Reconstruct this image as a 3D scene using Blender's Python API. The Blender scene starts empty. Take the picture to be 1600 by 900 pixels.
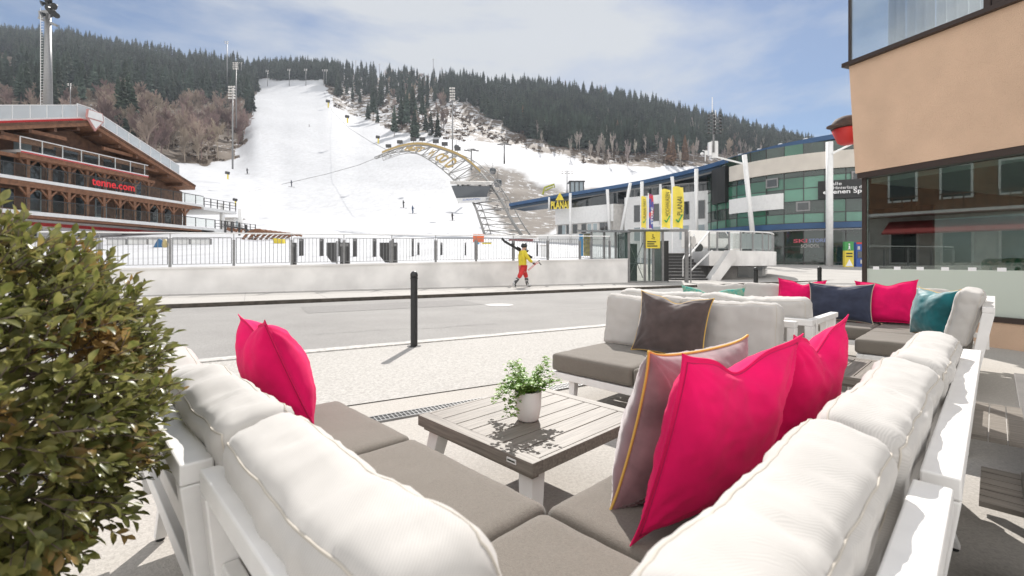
import bpy, math, random
import numpy as np
from mathutils import Vector, Matrix, noise, Euler
random.seed(7)
rng = np.random.default_rng(11)
scene = bpy.context.scene
col = scene.collection
PI = math.pi
HAZE = 0.00016

# ------------------------------------------------------------------ camera, sky, sun, exposure
F = 729.0            # focal length of the photograph in pixels (1600 wide)
HZ = 408.0           # horizon row
CH = 1.12            # camera height
cam = bpy.data.cameras.new('camera')
camo = bpy.data.objects.new('camera', cam); col.objects.link(camo)
camo.location = (0, 0, CH); camo.rotation_euler = (PI/2, 0, 0)
cam.sensor_width = 36; cam.lens = 36*F/1600; cam.shift_y = -(450-HZ)/1600
cam.clip_start = 0.02; cam.clip_end = 6000
cam.dof.use_dof = True; cam.dof.focus_distance = 3.2; cam.dof.aperture_fstop = 4.5
scene.camera = camo

SUN = Vector((0.10, 1.0, 0)).normalized()*math.cos(math.radians(43)) + Vector((0, 0, math.sin(math.radians(43))))
world = bpy.data.worlds.new('World'); scene.world = world; world.use_nodes = True
nt = world.node_tree; nt.nodes.clear()
out = nt.nodes.new('ShaderNodeOutputWorld'); bg = nt.nodes.new('ShaderNodeBackground')
sky = nt.nodes.new('ShaderNodeTexSky'); sky.sky_type = 'NISHITA'; sky.sun_disc = False
sky.sun_elevation = math.radians(43); sky.sun_rotation = math.atan2(0.10, 1.0)
sky.altitude = 750; sky.air_density = 1.0; sky.dust_density = 0.6; sky.ozone_density = 3.0
bg.inputs['Strength'].default_value = 0.052
tc = nt.nodes.new('ShaderNodeTexCoord'); mp = nt.nodes.new('ShaderNodeMapping')
mp.inputs['Scale'].default_value = (1.0, 1.3, 3.2); mp.inputs['Location'].default_value = (2.15, 0.2, 0.35)
n1 = nt.nodes.new('ShaderNodeTexNoise'); n1.inputs['Scale'].default_value = 1.7; n1.inputs['Detail'].default_value = 9
n1.inputs['Roughness'].default_value = 0.56; n1.inputs['Distortion'].default_value = 0.25
cr = nt.nodes.new('ShaderNodeValToRGB'); cr.color_ramp.elements[0].position = 0.40; cr.color_ramp.elements[1].position = 0.60
cmix = nt.nodes.new('ShaderNodeMix'); cmix.data_type = 'RGBA'
cmix.inputs['B'].default_value = (3.9, 3.85, 3.9, 1)
L = nt.links.new
L(tc.outputs['Generated'], mp.inputs['Vector']); L(mp.outputs['Vector'], n1.inputs['Vector'])
L(n1.outputs['Fac'], cr.inputs['Fac'])
hs = nt.nodes.new('ShaderNodeHueSaturation'); hs.inputs['Saturation'].default_value = 1.0; hs.inputs['Value'].default_value = 0.72
L(sky.outputs['Color'], hs.inputs['Color'])
# thicker, brighter cloud added out of view behind the camera as fill light
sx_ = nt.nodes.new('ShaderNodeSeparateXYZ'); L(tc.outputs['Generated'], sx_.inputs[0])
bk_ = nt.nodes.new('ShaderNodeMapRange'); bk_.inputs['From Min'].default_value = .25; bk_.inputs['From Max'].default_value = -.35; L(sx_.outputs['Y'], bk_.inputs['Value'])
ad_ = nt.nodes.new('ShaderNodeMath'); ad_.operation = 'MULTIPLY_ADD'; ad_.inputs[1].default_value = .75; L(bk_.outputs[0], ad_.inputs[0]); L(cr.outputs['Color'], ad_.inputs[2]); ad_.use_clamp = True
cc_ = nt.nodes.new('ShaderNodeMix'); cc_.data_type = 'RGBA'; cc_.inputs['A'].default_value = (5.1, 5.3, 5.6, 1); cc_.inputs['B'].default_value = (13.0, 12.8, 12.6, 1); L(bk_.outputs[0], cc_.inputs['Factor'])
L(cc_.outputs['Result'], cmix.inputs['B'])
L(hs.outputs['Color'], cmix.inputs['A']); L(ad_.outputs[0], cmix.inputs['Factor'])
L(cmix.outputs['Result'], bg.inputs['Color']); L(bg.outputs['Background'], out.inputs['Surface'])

sl = bpy.data.lights.new('sun', 'SUN'); sl.energy = 2.7; sl.angle = math.radians(0.5); sl.color = (1.0, 0.955, 0.90)
so = bpy.data.objects.new('sun', sl); col.objects.link(so)
so.rotation_euler = (-SUN).to_track_quat('-Z', 'Y').to_euler()
vs = scene.view_settings
vs.view_transform = 'Standard'; vs.look = 'None'; vs.gamma = 1; vs.use_curve_mapping = False
vs.exposure = 1.27

# ------------------------------------------------------------------ helpers
def at(px, py, Y):
    return Vector(((px-800)/F*Y, Y, CH-(py-HZ)/F*Y))
def gp(px, py, z=0.0):
    Y = (CH-z)*F/(py-HZ); return Vector(((px-800)/F*Y, Y, z))

def bsdf(m): return m.node_tree.nodes['Principled BSDF']
def mat(name, color, rough=0.6, metal=0.0, noise_amt=0.0, nscale=20, bump=0.0, bscale=60, spec=None, coord='Object', sheen=0, c2=None, nlo=.35, nhi=.65, detail=5):
    m = bpy.data.materials.new(name); m.use_nodes = True
    t = m.node_tree; b = bsdf(m)
    b.inputs['Base Color'].default_value = (*color, 1); b.inputs['Roughness'].default_value = rough
    b.inputs['Metallic'].default_value = metal
    if spec is not None: b.inputs['Specular IOR Level'].default_value = spec
    if sheen: b.inputs['Sheen Weight'].default_value = sheen
    if noise_amt or bump:
        tcn = t.nodes.new('ShaderNodeTexCoord')
    if noise_amt:
        n = t.nodes.new('ShaderNodeTexNoise'); n.inputs['Scale'].default_value = nscale; n.inputs['Detail'].default_value = detail
        t.links.new(tcn.outputs[coord], n.inputs['Vector'])
        r = t.nodes.new('ShaderNodeMapRange'); r.inputs['From Min'].default_value = nlo; r.inputs['From Max'].default_value = nhi
        mx = t.nodes.new('ShaderNodeMix'); mx.data_type = 'RGBA'
        c2_ = c2 if c2 else tuple(c*(1-noise_amt) for c in color)
        mx.inputs['A'].default_value = (*color, 1); mx.inputs['B'].default_value = (*c2_, 1)
        t.links.new(n.outputs['Fac'], r.inputs['Value']); t.links.new(r.outputs['Result'], mx.inputs['Factor'])
        t.links.new(mx.outputs['Result'], b.inputs['Base Color'])
    if bump:
        n2 = t.nodes.new('ShaderNodeTexNoise'); n2.inputs['Scale'].default_value = bscale; n2.inputs['Detail'].default_value = 4
        bp = t.nodes.new('ShaderNodeBump'); bp.inputs['Strength'].default_value = bump; bp.inputs['Distance'].default_value = 0.01
        t.links.new(tcn.outputs[coord], n2.inputs['Vector']); t.links.new(n2.outputs['Fac'], bp.inputs['Height'])
        t.links.new(bp.outputs['Normal'], b.inputs['Normal'])
    return m

class MB:
    def __init__(s): s.v = []; s.f = []; s.mi = []; s.cur = 0
    def add(s, vs_, fs_):
        o = len(s.v); s.v.extend([tuple(v) for v in vs_])
        s.f.extend([tuple(i+o for i in f) for f in fs_]); s.mi.extend([s.cur]*len(fs_))
    def pbox(s, o, a, b, c):
        o, a, b, c = map(Vector, (o, a, b, c))
        if a.cross(b).dot(c) < 0: a, b = b, a
        p = [o, o+a, o+a+b, o+b, o+c, o+a+c, o+a+b+c, o+b+c]
        s.add(p, [(0,3,2,1),(4,5,6,7),(0,1,5,4),(1,2,6,5),(2,3,7,6),(3,0,4,7)])
    def box(s, x0, x1, y0, y1, z0, z1):
        s.pbox((x0,y0,z0), (x1-x0,0,0), (0,y1-y0,0), (0,0,z1-z0))
    def bar(s, p, q, w, h, up=(0,0,1)):
        p, q = Vector(p), Vector(q); d = (q-p).normalized(); up = Vector(up)
        if abs(d.dot(up)) > .98: up = Vector((0,1,0))
        r = d.cross(up).normalized(); u = r.cross(d)
        s.pbox(p - r*w/2 - u*h/2, q-p, r*w, u*h)
    def tube(s, pts, r, n=8, r2=None, cap=True, closed=False):
        pts = [Vector(p) for p in pts]; k = len(pts); rings = []
        prev = None
        for i, p in enumerate(pts):
            if closed: t = pts[(i+1) % k]-pts[i-1]
            else: t = pts[min(i+1, k-1)]-pts[max(i-1, 0)]
            if t.length < 1e-9: t = Vector((0,0,1))
            t.normalize()
            if prev is None:
                a = Vector((0,0,1)) if abs(t.z) < .9 else Vector((1,0,0)); prev = t.cross(a).normalized()
            else:
                prev = (prev - t*prev.dot(t))
                prev = prev.normalized() if prev.length > 1e-6 else t.orthogonal().normalized()
            b = t.cross(prev)
            rr = r if r2 is None else r+(r2-r)*i/(k-1)
            rings.append([p+(prev*math.cos(2*PI*j/n)+b*math.sin(2*PI*j/n))*rr for j in range(n)])
        V = [v for ring in rings for v in ring]; Fs = []
        for i in range(k if closed else k-1):
            i2 = (i+1) % k
            for j in range(n):
                Fs.append((i*n+j, i*n+(j+1) % n, i2*n+(j+1) % n, i2*n+j))
        if cap and not closed:
            Fs.append(tuple(range(n-1, -1, -1))); Fs.append(tuple((k-1)*n+j for j in range(n)))
        s.add(V, Fs)
    def lathe(s, prof, c=(0,0,0), n=24):
        c = Vector(c); V = []; Fs = []
        for r, z in prof:
            for j in range(n): V.append(c+Vector((r*math.cos(2*PI*j/n), r*math.sin(2*PI*j/n), z)))
        for i in range(len(prof)-1):
            for j in range(n): Fs.append((i*n+j, i*n+(j+1) % n, (i+1)*n+(j+1) % n, (i+1)*n+j))
        if prof[0][0] > 1e-6: Fs.append(tuple(range(n-1, -1, -1)))
        if prof[-1][0] > 1e-6: Fs.append(tuple((len(prof)-1)*n+j for j in range(n)))
        s.add(V, Fs)
    def prism(s, poly, d):   # poly: list of 3D points, d: extrusion vector
        poly = [Vector(p) for p in poly]; d = Vector(d); n = len(poly)
        nn = Vector((0,0,0))
        for i in range(n): nn += poly[i].cross(poly[(i+1) % n])
        if nn.dot(d) < 0: poly.reverse()
        V = poly+[p+d for p in poly]
        Fs = [tuple(range(n-1, -1, -1)), tuple(range(n, 2*n))]+[(i, (i+1) % n, n+(i+1) % n, n+i) for i in range(n)]
        s.add(V, Fs)
    def build(s, name, mats, parent=None, smooth=False, local=False, base=None):
        me = bpy.data.meshes.new(name)
        if not isinstance(mats, (list, tuple)): mats = [mats]
        V = [Vector(v) for v in s.v]
        if parent is not None and not local:
            inv = wm(parent).inverted(); V = [inv @ v for v in V]
        org = Vector((0,0,0))
        if parent is None and V:
            if base is None:
                mn = [min(v[i] for v in V) for i in range(3)]; mx_ = [max(v[i] for v in V) for i in range(3)]
                org = Vector(((mn[0]+mx_[0])/2, (mn[1]+mx_[1])/2, mn[2]))
            else: org = Vector(base)
            V = [v-org for v in V]
        me.from_pydata([tuple(v) for v in V], [], s.f)
        for m in mats: me.materials.append(m)
        if len(mats) > 1: me.polygons.foreach_set('material_index', s.mi)
        if smooth: me.polygons.foreach_set('use_smooth', [True]*len(me.polygons))
        me.update()
        o = bpy.data.objects.new(name, me); col.objects.link(o)
        o.location = org
        if parent is not None: o.parent = parent
        return o
def wm(o):
    m = Matrix.LocRotScale(o.location, o.rotation_euler, o.scale)
    return wm(o.parent) @ m if o.parent else m
def thing(name, label, cat, loc=(0,0,0), rz=0, group=None):
    o = bpy.data.objects.new(name, None); col.objects.link(o); o.empty_display_size = .1
    o.location = loc; o.rotation_euler = (0,0,rz); tag(o, label, cat, group); return o
def tag(o, label, cat, group=None, kind=None):
    o['label'] = label; o['category'] = cat
    if group: o['group'] = group
    if kind: o['kind'] = kind
    return o
def struct(o, label=None, cat=None, kind='structure'):
    o['kind'] = kind
    if label: o['label'] = label
    if cat: o['category'] = cat
    return o
def copy_tree(o, parent=None, label=None, loc=None, rz=None):
    c = o.copy(); col.objects.link(c); c.parent = parent
    if loc is not None: c.location = loc
    if rz is not None: c.rotation_euler = (0,0,rz)
    if label: c['label'] = label
    for ch in list(o.children): copy_tree(ch, c)
    return c
def bevel(o, w=0.004, seg=2):
    b = o.modifiers.new('bevel', 'BEVEL'); b.width = w; b.segments = seg; b.limit_method = 'ANGLE'; b.angle_limit = math.radians(40)
    return o
def text(name, s, m, parent, org, right, up, height, extrude=0.01, width=None, align='LEFT', bold=0.0):
    cu = bpy.data.curves.new(name, 'FONT'); cu.body = s; cu.size = 1; cu.extrude = 0.0; cu.offset = bold
    cu.resolution_u = 3; cu.space_line = .95; cu.align_x = align
    tmp = bpy.data.objects.new(name+'_t', cu); me = bpy.data.meshes.new_from_object(tmp)
    bpy.data.objects.remove(tmp); bpy.data.curves.remove(cu)
    V = [v.co.copy() for v in me.vertices]
    x0 = min(v.x for v in V); x1 = max(v.x for v in V); y1 = max(v.y for v in V); y0 = min(v.y for v in V)
    sc = height/(y1-y0); sx = sc if width is None else width/(x1-x0)
    R = Vector(right).normalized(); U = Vector(up).normalized(); N = R.cross(U).normalized(); O = Vector(org)
    mb = MB(); W = [O+R*(v.x-x0)*sx+U*(v.y-y0)*sc+N*extrude for v in V]
    mb.add(W, [tuple(p.vertices) for p in me.polygons])
    o = mb.build(name, m, parent); bpy.data.meshes.remove(me)
    return o

# ------------------------------------------------------------------ materials
M = {}
M['white_metal'] = mat('white_powder_coat', (.78,.765,.745), .42, noise_amt=.06, nscale=14, bump=.05, bscale=250)
M['white_plain'] = mat('white_paint', (.78,.78,.77), .6, noise_amt=.08, nscale=3)
M['plaster'] = mat('white_plaster', (.86,.84,.815), .85, noise_amt=.24, nscale=.9, bump=.25, bscale=40, detail=9)
M['concrete'] = mat('pale_concrete', (.62,.60,.57), .85, noise_amt=.2, nscale=2.2, bump=.2, bscale=30)
M['grey_metal'] = mat('galvanised_grey', (.27,.27,.27), .45, .55, noise_amt=.2, nscale=9)
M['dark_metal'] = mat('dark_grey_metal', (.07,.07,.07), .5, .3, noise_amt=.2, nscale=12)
M['black'] = mat('black_paint', (.018,.02,.02), .42, noise_amt=.3, nscale=20, bump=.06, bscale=100)
M['brown_wood'] = mat('dark_brown_timber', (.16,.078,.043), .65, noise_amt=.45, nscale=3)
M['brown_wood2'] = mat('warm_brown_timber', (.27,.13,.07), .65, noise_amt=.35, nscale=4)
M['dark_room'] = mat('dark_interior', (.035,.025,.02), .8)
M['red'] = mat('red_paint', (.55,.03,.03), .5)
M['yellow'] = mat('yellow_paint', (.75,.60,.06), .5, noise_amt=.1, nscale=3)
M['gold'] = mat('ochre_lettering', (.45,.32,.12), .5, noise_amt=.15, nscale=4)
M['blue'] = mat('blue_roof_metal', (.03,.085,.19), .38, .15, noise_amt=.15, nscale=.8)
M['bluedark'] = mat('blue_soffit', (.03,.06,.10), .5)
M['snow'] = mat('snow_white', (.86,.87,.90), .7)
M['green_sign'] = mat('sign_green', (.05,.28,.07), .5)
M['blue_sign'] = mat('sign_blue', (.03,.09,.35), .4)
M['text_dark'] = mat('dark_print', (.02,.03,.02), .6)
M['text_white'] = mat('white_print', (.85,.85,.85), .6)
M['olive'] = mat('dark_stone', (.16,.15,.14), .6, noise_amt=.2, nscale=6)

def glassy(name, color, alpha, rough=.05, spec=.8, ior=1.5):
    m = mat(name, color, rough, spec=spec); b = bsdf(m); t = m.node_tree
    fr = t.nodes.new('ShaderNodeFresnel'); fr.inputs['IOR'].default_value = ior
    tr = t.nodes.new('ShaderNodeBsdfTransparent'); mx = t.nodes.new('ShaderNodeMixShader')
    ad = t.nodes.new('ShaderNodeMath'); ad.operation = 'ADD'; ad.use_clamp = True; ad.inputs[1].default_value = alpha
    o_ = t.nodes['Material Output']
    t.links.new(fr.outputs[0], ad.inputs[0]); t.links.new(ad.outputs[0], mx.inputs[0])
    tr.inputs['Color'].default_value = (.95,.97,.96,1)
    t.links.new(tr.outputs[0], mx.inputs[1]); t.links.new(b.outputs[0], mx.inputs[2]); t.links.new(mx.outputs[0], o_.inputs['Surface'])
    return m
M['rail_glass'] = glassy('rail_glass', (.45,.5,.5), .22)
M['clear_glass'] = glassy('greenish_clear_glass', (.16,.24,.21), .14)
M['frost_glass'] = glassy('frosted_glass', (.62,.68,.60), .80, rough=.35, spec=.5)
M['win_dark'] = mat('dark_window_glass', (.025,.032,.035), .06, spec=.9)
M['win_pale'] = mat('pale_window_glass', (.30,.36,.38), .12, spec=.7)
M['green1'] = mat('green_panel_pale', (.10,.27,.19), .10, spec=.8, noise_amt=.25, nscale=.35)
M['green2'] = mat('green_panel_mid', (.05,.17,.11), .08, spec=.8, noise_amt=.3, nscale=.35)
M['green3'] = mat('green_glass_dark', (.022,.05,.037), .04, spec=.9, noise_amt=.4, nscale=.5)
M['skin'] = mat('skin', (.55,.33,.25), .6)

def fabric(name, color, rib=0, ribdir='X', bump=.25, scale=900, var=.1, sheen=.2, rough=.9, vscale=8, c2=None):
    m = mat(name, color, rough, noise_amt=var, nscale=vscale, sheen=sheen, spec=.15, c2=c2); t = m.node_tree; b = bsdf(m)
    tcn = t.nodes.new('ShaderNodeTexCoord')
    vor = t.nodes.new('ShaderNodeTexVoronoi'); vor.inputs['Scale'].default_value = scale
    t.links.new(tcn.outputs['Object'], vor.inputs['Vector'])
    bp = t.nodes.new('ShaderNodeBump'); bp.inputs['Strength'].default_value = bump; bp.inputs['Distance'].default_value = .0015
    if rib:
        w = t.nodes.new('ShaderNodeTexWave'); w.wave_type = 'BANDS'; w.bands_direction = ribdir
        w.inputs['Scale'].default_value = rib; w.inputs['Distortion'].default_value = 0
        t.links.new(tcn.outputs['Object'], w.inputs['Vector'])
        t.links.new(w.outputs['Fac'], bp.inputs['Height'])
        src = b.inputs['Base Color'].links[0].from_socket; mm = t.nodes.new('ShaderNodeMix'); mm.data_type = 'RGBA'; mm.blend_type = 'MULTIPLY'; mm.inputs['Factor'].default_value = .12
        t.links.new(src, mm.inputs['A']); t.links.new(w.outputs['Color'], mm.inputs['B']); t.links.new(mm.outputs['Result'], b.inputs['Base Color'])
    else: t.links.new(vor.outputs['Distance'], bp.inputs['Height'])
    t.links.new(bp.outputs['Normal'], b.inputs['Normal'])
    return m
M['cream'] = fabric('cream_ribbed_fabric', (.52,.498,.470), rib=105, ribdir='DIAGONAL', bump=.12, var=.06)
M['cream_seam'] = mat('cream_seam', (.50,.46,.40), .9)
M['taupe'] = fabric('taupe_woven_fabric', (.19,.168,.142), scale=420, bump=.6, var=.16, vscale=170)
M['taupe_seam'] = mat('taupe_seam', (.15,.137,.12), .9)
M['pink'] = fabric('pink_cotton', (.80,.008,.125), scale=700, bump=.3, var=.2, vscale=7, sheen=.05)
M['mauve'] = fabric('mauve_velvet', (.25,.135,.15), scale=1200, bump=.1, var=.45, vscale=9, sheen=.6, rough=.55)
M['charcoal_velvet'] = fabric('brown_grey_velvet', (.085,.060,.055), scale=1200, bump=.1, var=.35, vscale=9, sheen=.6, rough=.7)
M['navy'] = fabric('navy_velvet', (.035,.042,.075), scale=1200, bump=.1, var=.3, vscale=9, sheen=.5, rough=.7)
M['teal'] = fabric('teal_velvet', (.005,.15,.17), scale=1200, bump=.1, var=.5, vscale=7, sheen=.5, rough=.5)
M['teal_print'] = fabric('teal_print', (.04,.30,.26), scale=900, bump=.1, var=.5, vscale=40, c2=(.25,.34,.24))
M['pipe_yellow'] = mat('yellow_cord', (.62,.38,.08), .6)
M['pipe_pale'] = mat('pale_cord', (.50,.42,.32), .6)

def wood_mat():
    m = bpy.data.materials.new('weathered_grey_slats'); m.use_nodes = True; t = m.node_tree; b = bsdf(m)
    tcn = t.nodes.new('ShaderNodeTexCoord'); mpn = t.nodes.new('ShaderNodeMapping'); mpn.inputs['Scale'].default_value = (30, 1.6, 30)
    n = t.nodes.new('ShaderNodeTexNoise'); n.inputs['Scale'].default_value = 3; n.inputs['Detail'].default_value = 8
    r = t.nodes.new('ShaderNodeValToRGB'); e = r.color_ramp.elements
    e[0].position = .3; e[0].color = (.125,.108,.09,1); e[1].position = .72; e[1].color = (.25,.222,.19,1)
    t.links.new(tcn.outputs['Object'], mpn.inputs['Vector']); t.links.new(mpn.outputs['Vector'], n.inputs['Vector'])
    t.links.new(n.outputs['Fac'], r.inputs['Fac']); t.links.new(r.outputs['Color'], b.inputs['Base Color'])
    bp = t.nodes.new('ShaderNodeBump'); bp.inputs['Strength'].default_value = .25; bp.inputs['Distance'].default_value = .004
    t.links.new(n.outputs['Fac'], bp.inputs['Height']); t.links.new(bp.outputs['Normal'], b.inputs['Normal'])
    b.inputs['Roughness'].default_value = .55
    return m
M['slats'] = wood_mat()

def ground_mat(name, c, cdark, speck=220, speck_amt=.35, big=.35, bump=.4, rough=.9, cracks=0):
    m = bpy.data.materials.new(name); m.use_nodes = True; t = m.node_tree; b = bsdf(m); N = t.nodes.new; LK = t.links.new
    tcn = N('ShaderNodeTexCoord')
    a = N('ShaderNodeTexNoise'); a.inputs['Scale'].default_value = .45; a.inputs['Detail'].default_value = 10; a.inputs['Roughness'].default_value = .62
    s_ = N('ShaderNodeTexVoronoi'); s_.inputs['Scale'].default_value = speck
    s2 = N('ShaderNodeTexNoise'); s2.inputs['Scale'].default_value = speck*.35; s2.inputs['Detail'].default_value = 3
    for q in (a, s_, s2): LK(tcn.outputs['Object'], q.inputs['Vector'])
    mr = N('ShaderNodeMapRange'); mr.inputs['From Min'].default_value = .32; mr.inputs['From Max'].default_value = .68
    LK(a.outputs['Fac'], mr.inputs['Value'])
    m1 = N('ShaderNodeMix'); m1.data_type = 'RGBA'; m1.inputs['A'].default_value = (*c,1); m1.inputs['B'].default_value = (*cdark,1)
    sc_ = N('ShaderNodeMath'); sc_.operation = 'MULTIPLY'; sc_.inputs[1].default_value = big; LK(mr.outputs[0], sc_.inputs[0])
    LK(sc_.outputs[0], m1.inputs['Factor'])
    m2 = N('ShaderNodeMix'); m2.data_type = 'RGBA'; m2.blend_type = 'MULTIPLY'; m2.inputs['Factor'].default_value = speck_amt
    cr_ = N('ShaderNodeValToRGB'); cr_.color_ramp.elements[0].position = .3; cr_.color_ramp.elements[0].color = (.35,.33,.3,1); cr_.color_ramp.elements[1].position = .6
    LK(s2.outputs['Fac'], cr_.inputs['Fac']); LK(m1.outputs['Result'], m2.inputs['A']); LK(cr_.outputs['Color'], m2.inputs['B'])
    m3 = N('ShaderNodeMix'); m3.data_type = 'RGBA'; m3.blend_type = 'MULTIPLY'; m3.inputs['Factor'].default_value = speck_amt
    bw = N('ShaderNodeRGBToBW'); LK(s_.outputs['Color'], bw.inputs[0]); LK(m2.outputs['Result'], m3.inputs['A']); LK(bw.outputs[0], m3.inputs['B'])
    LK(m3.outputs['Result'], b.inputs['Base Color']); b.inputs['Roughness'].default_value = rough
    b.inputs['Specular IOR Level'].default_value = .25
    bp = N('ShaderNodeBump'); bp.inputs['Strength'].default_value = bump; bp.inputs['Distance'].default_value = .003
    LK(s_.outputs['Distance'], bp.inputs['Height']); LK(bp.outputs['Normal'], b.inputs['Normal'])
    return m
M['terrace'] = ground_mat('exposed_aggregate', (.52,.49,.45), (.41,.385,.35), speck=160, speck_amt=.22)
M['road'] = ground_mat('pale_worn_asphalt', (.37,.36,.345), (.28,.27,.26), speck=120, speck_amt=.3, big=.8)
M['pave'] = ground_mat('pale_pavement', (.52,.50,.47), (.43,.41,.385), speck=90, speck_amt=.3)
M['kerb'] = mat('granite_kerb', (.52,.50,.47), .8, noise_amt=.35, nscale=30)
M['kerb_dark'] = mat('dark_kerb_face', (.10,.085,.07), .85, noise_amt=.5, nscale=8)
# ------------------------------------------------------------------ ground, road, kerbs

gs = MB(); gs.add([(-1100,-250,0),(1100,-250,0),(1100,780,0),(-1100,780,0)], [(0,1,2,3)])
struct(gs.build('ground', M['terrace'], base=(0,0,0)))
rd = Vector((.8716,.4903,0)); rn = Vector((-.4903,.8716,0))      # road direction and the normal away from the camera
K0 = Vector((-3.1,5.26,0))                                          # a point of the near kerb
def rp(a, b, z=0): return K0+rd*a+rn*b+Vector((0,0,z))
def strip(name, a0, a1, b0, b1, z, m):
    s = MB(); s.add([rp(a0,b0,z), rp(a1,b0,z), rp(a1,b1,z), rp(a0,b1,z)], [(0,1,2,3)])
    return struct(s.build(name, m, base=(0,0,0)))
strip('road', -60, 90, .14, 7.45, .004, M['road'])
strip('near_pavement', -60, 90, -2.35, -.001, .008, M['pave'])
kb = MB(); kb.pbox(rp(-60,0,-.1), rd*150, rn*.14, Vector((0,0,.122)))
struct(kb.build('near_kerb', M['kerb'], base=(0,0,0)))
kb = MB(); kb.pbox(rp(-60,7.45,-.1), rd*150, rn*.12, Vector((0,0,.20)))
struct(kb.build('far_kerb', M['kerb_dark'], base=(0,0,0)))
s = MB(); s.pbox(rp(-60,7.57,-.1), rd*150, rn*5.6, Vector((0,0,.194)))
struct(s.build('far_pavement', M['pave'], base=(0,0,0)))
pm = ground_mat('darker_asphalt_patch', (.32,.31,.30), (.26,.25,.24), speck=120, speck_amt=.35, big=.6)
strip('road_patch', 1.2, 5.4, 4.7, 6.3, .008, pm); strip('road_patch', -9.0, -4.2, 1.0, 2.1, .008, pm)
ck = MB(); rk = random.Random(12)
for (a0, b0, n_) in ((-8,3.2,60),(6,2.4,70),(-2,6.7,40),(16,4.6,60),(1,1.5,30)):
    a, b = a0, b0; pts = []
    for i in range(n_): pts.append((a,b)); a += rk.uniform(.03,.16); b += rk.uniform(-.05,.05)
    for (p, q_) in zip(pts[:-1], pts[1:]):
        w_ = rk.uniform(.004,.010); ck.add([rp(p[0],p[1]-w_,.0125), rp(q_[0],q_[1]-w_,.0125), rp(q_[0],q_[1]+w_,.0125), rp(p[0],p[1]+w_,.0125)], [(0,1,2,3)])
struct(ck.build('road_cracks', mat('bitumen_cracks', (.09,.085,.08), .7), base=(0,0,0)))
jn = MB()
for i in range(44): jn.pbox(rp(-38+i*2.0,7.5,.0945), rd*.012, rn*4.6, (0,0,.002))
struct(jn.build('pavement_joints', mat('joint_grey', (.24,.23,.22), .9), base=(0,0,0)))
# worn white edge line along the near kerb and a manhole cover in the road
strip('road_edge_line', -60, 90, .20, .27, .008, mat('worn_white_line', (.55,.54,.52), .8, noise_amt=.5, nscale=6))
mh = MB(); c = gp(780, 477); mh.lathe([(.36,.0),(.36,.010),(.33,.012),(.0,.012)], (c.x,c.y,.002), 28)
tag(mh.build('manhole_cover', mat('worn_iron', (.30,.29,.28), .6)), 'round manhole cover set in the road surface', 'manhole cover')

# drainage channel with its grating
dr = thing('drain_channel', 'dark slotted drainage grating running across the terrace behind the table', 'drain', tuple(gp(700,632)))
dc = gp(615,652); dd = Vector((.855,.519,0)).normalized(); dn = Vector((-dd.y,dd.x,0))
for nm, b0, b1, z0, z1, m in (('channel',-.052,.052,-.02,.0095,M['black']),('side_rail',-.062,-.052,-.02,.014,M['grey_metal']),('side_rail',.052,.062,-.02,.014,M['grey_metal'])):
    q = MB(); q.pbox(dc+dd*-6+dn*b0+Vector((0,0,z0)), dd*14, dn*(b1-b0), Vector((0,0,z1-z0))); q.build(nm, m, dr)
q = MB()
for i in range(460):
    p = dc+dd*(-6+i*.0304); q.pbox(p+dn*-.05+Vector((0,0,.0096)), dd*.008, dn*.10, (0,0,.004))
q.pbox(dc+dd*-6+dn*-.003+Vector((0,0,.0096)), dd*14, dn*.006, (0,0,.0045))
q.build('grating', M['grey_metal'], dr)

# ------------------------------------------------------------------ wall across the road with its fence
def wallY(X): return 19.6+.5*X
def wtop(X): return 1.10+ (X+2)*.0195 if X > -14 else .866
wd = Vector((.8944,.4472,0)); wn = Vector((-.4472,.8944,0))
XE = 5.55
def wp(X, b, z): return Vector((X, wallY(X), z))+wn*b
w = MB()
for (b0, b1, zl, zh) in ((0,.35,0,0),(-.03,.38,-1,.0)):
    pts = []
    for X in np.linspace(-26, XE, 20):
        t = wtop(X)
        zt, zb = (t-.06, -.05) if zl == 0 else (t, t-.06)
        pts.append([wp(X,b0,zb), wp(X,b1,zb), wp(X,b1,zt), wp(X,b0,zt)])
    V = [p for r in pts for p in r]; n = len(pts); Fs = []
    for i in range(n-1):
        for j in range(4): Fs.append((4*i+j, 4*i+4+j, 4*i+4+(j+1)%4, 4*i+(j+1)%4))
    Fs += [(3,2,1,0), tuple(4*(n-1)+j for j in range(4))]
    w.add(V, Fs)
wall = w.build('retaining_wall', M['plaster'])
tag(wall, 'long low white plastered retaining wall across the road', 'wall')
rw = MB(); p0 = wp(XE-.3, .36, -.05); rw.pbox(p0, wn*7, wd*.3, (0,0,1.25))
tag(rw.build('side_wall', M['plaster']), 'short white return wall behind the glass lift shelter', 'wall')

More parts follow.
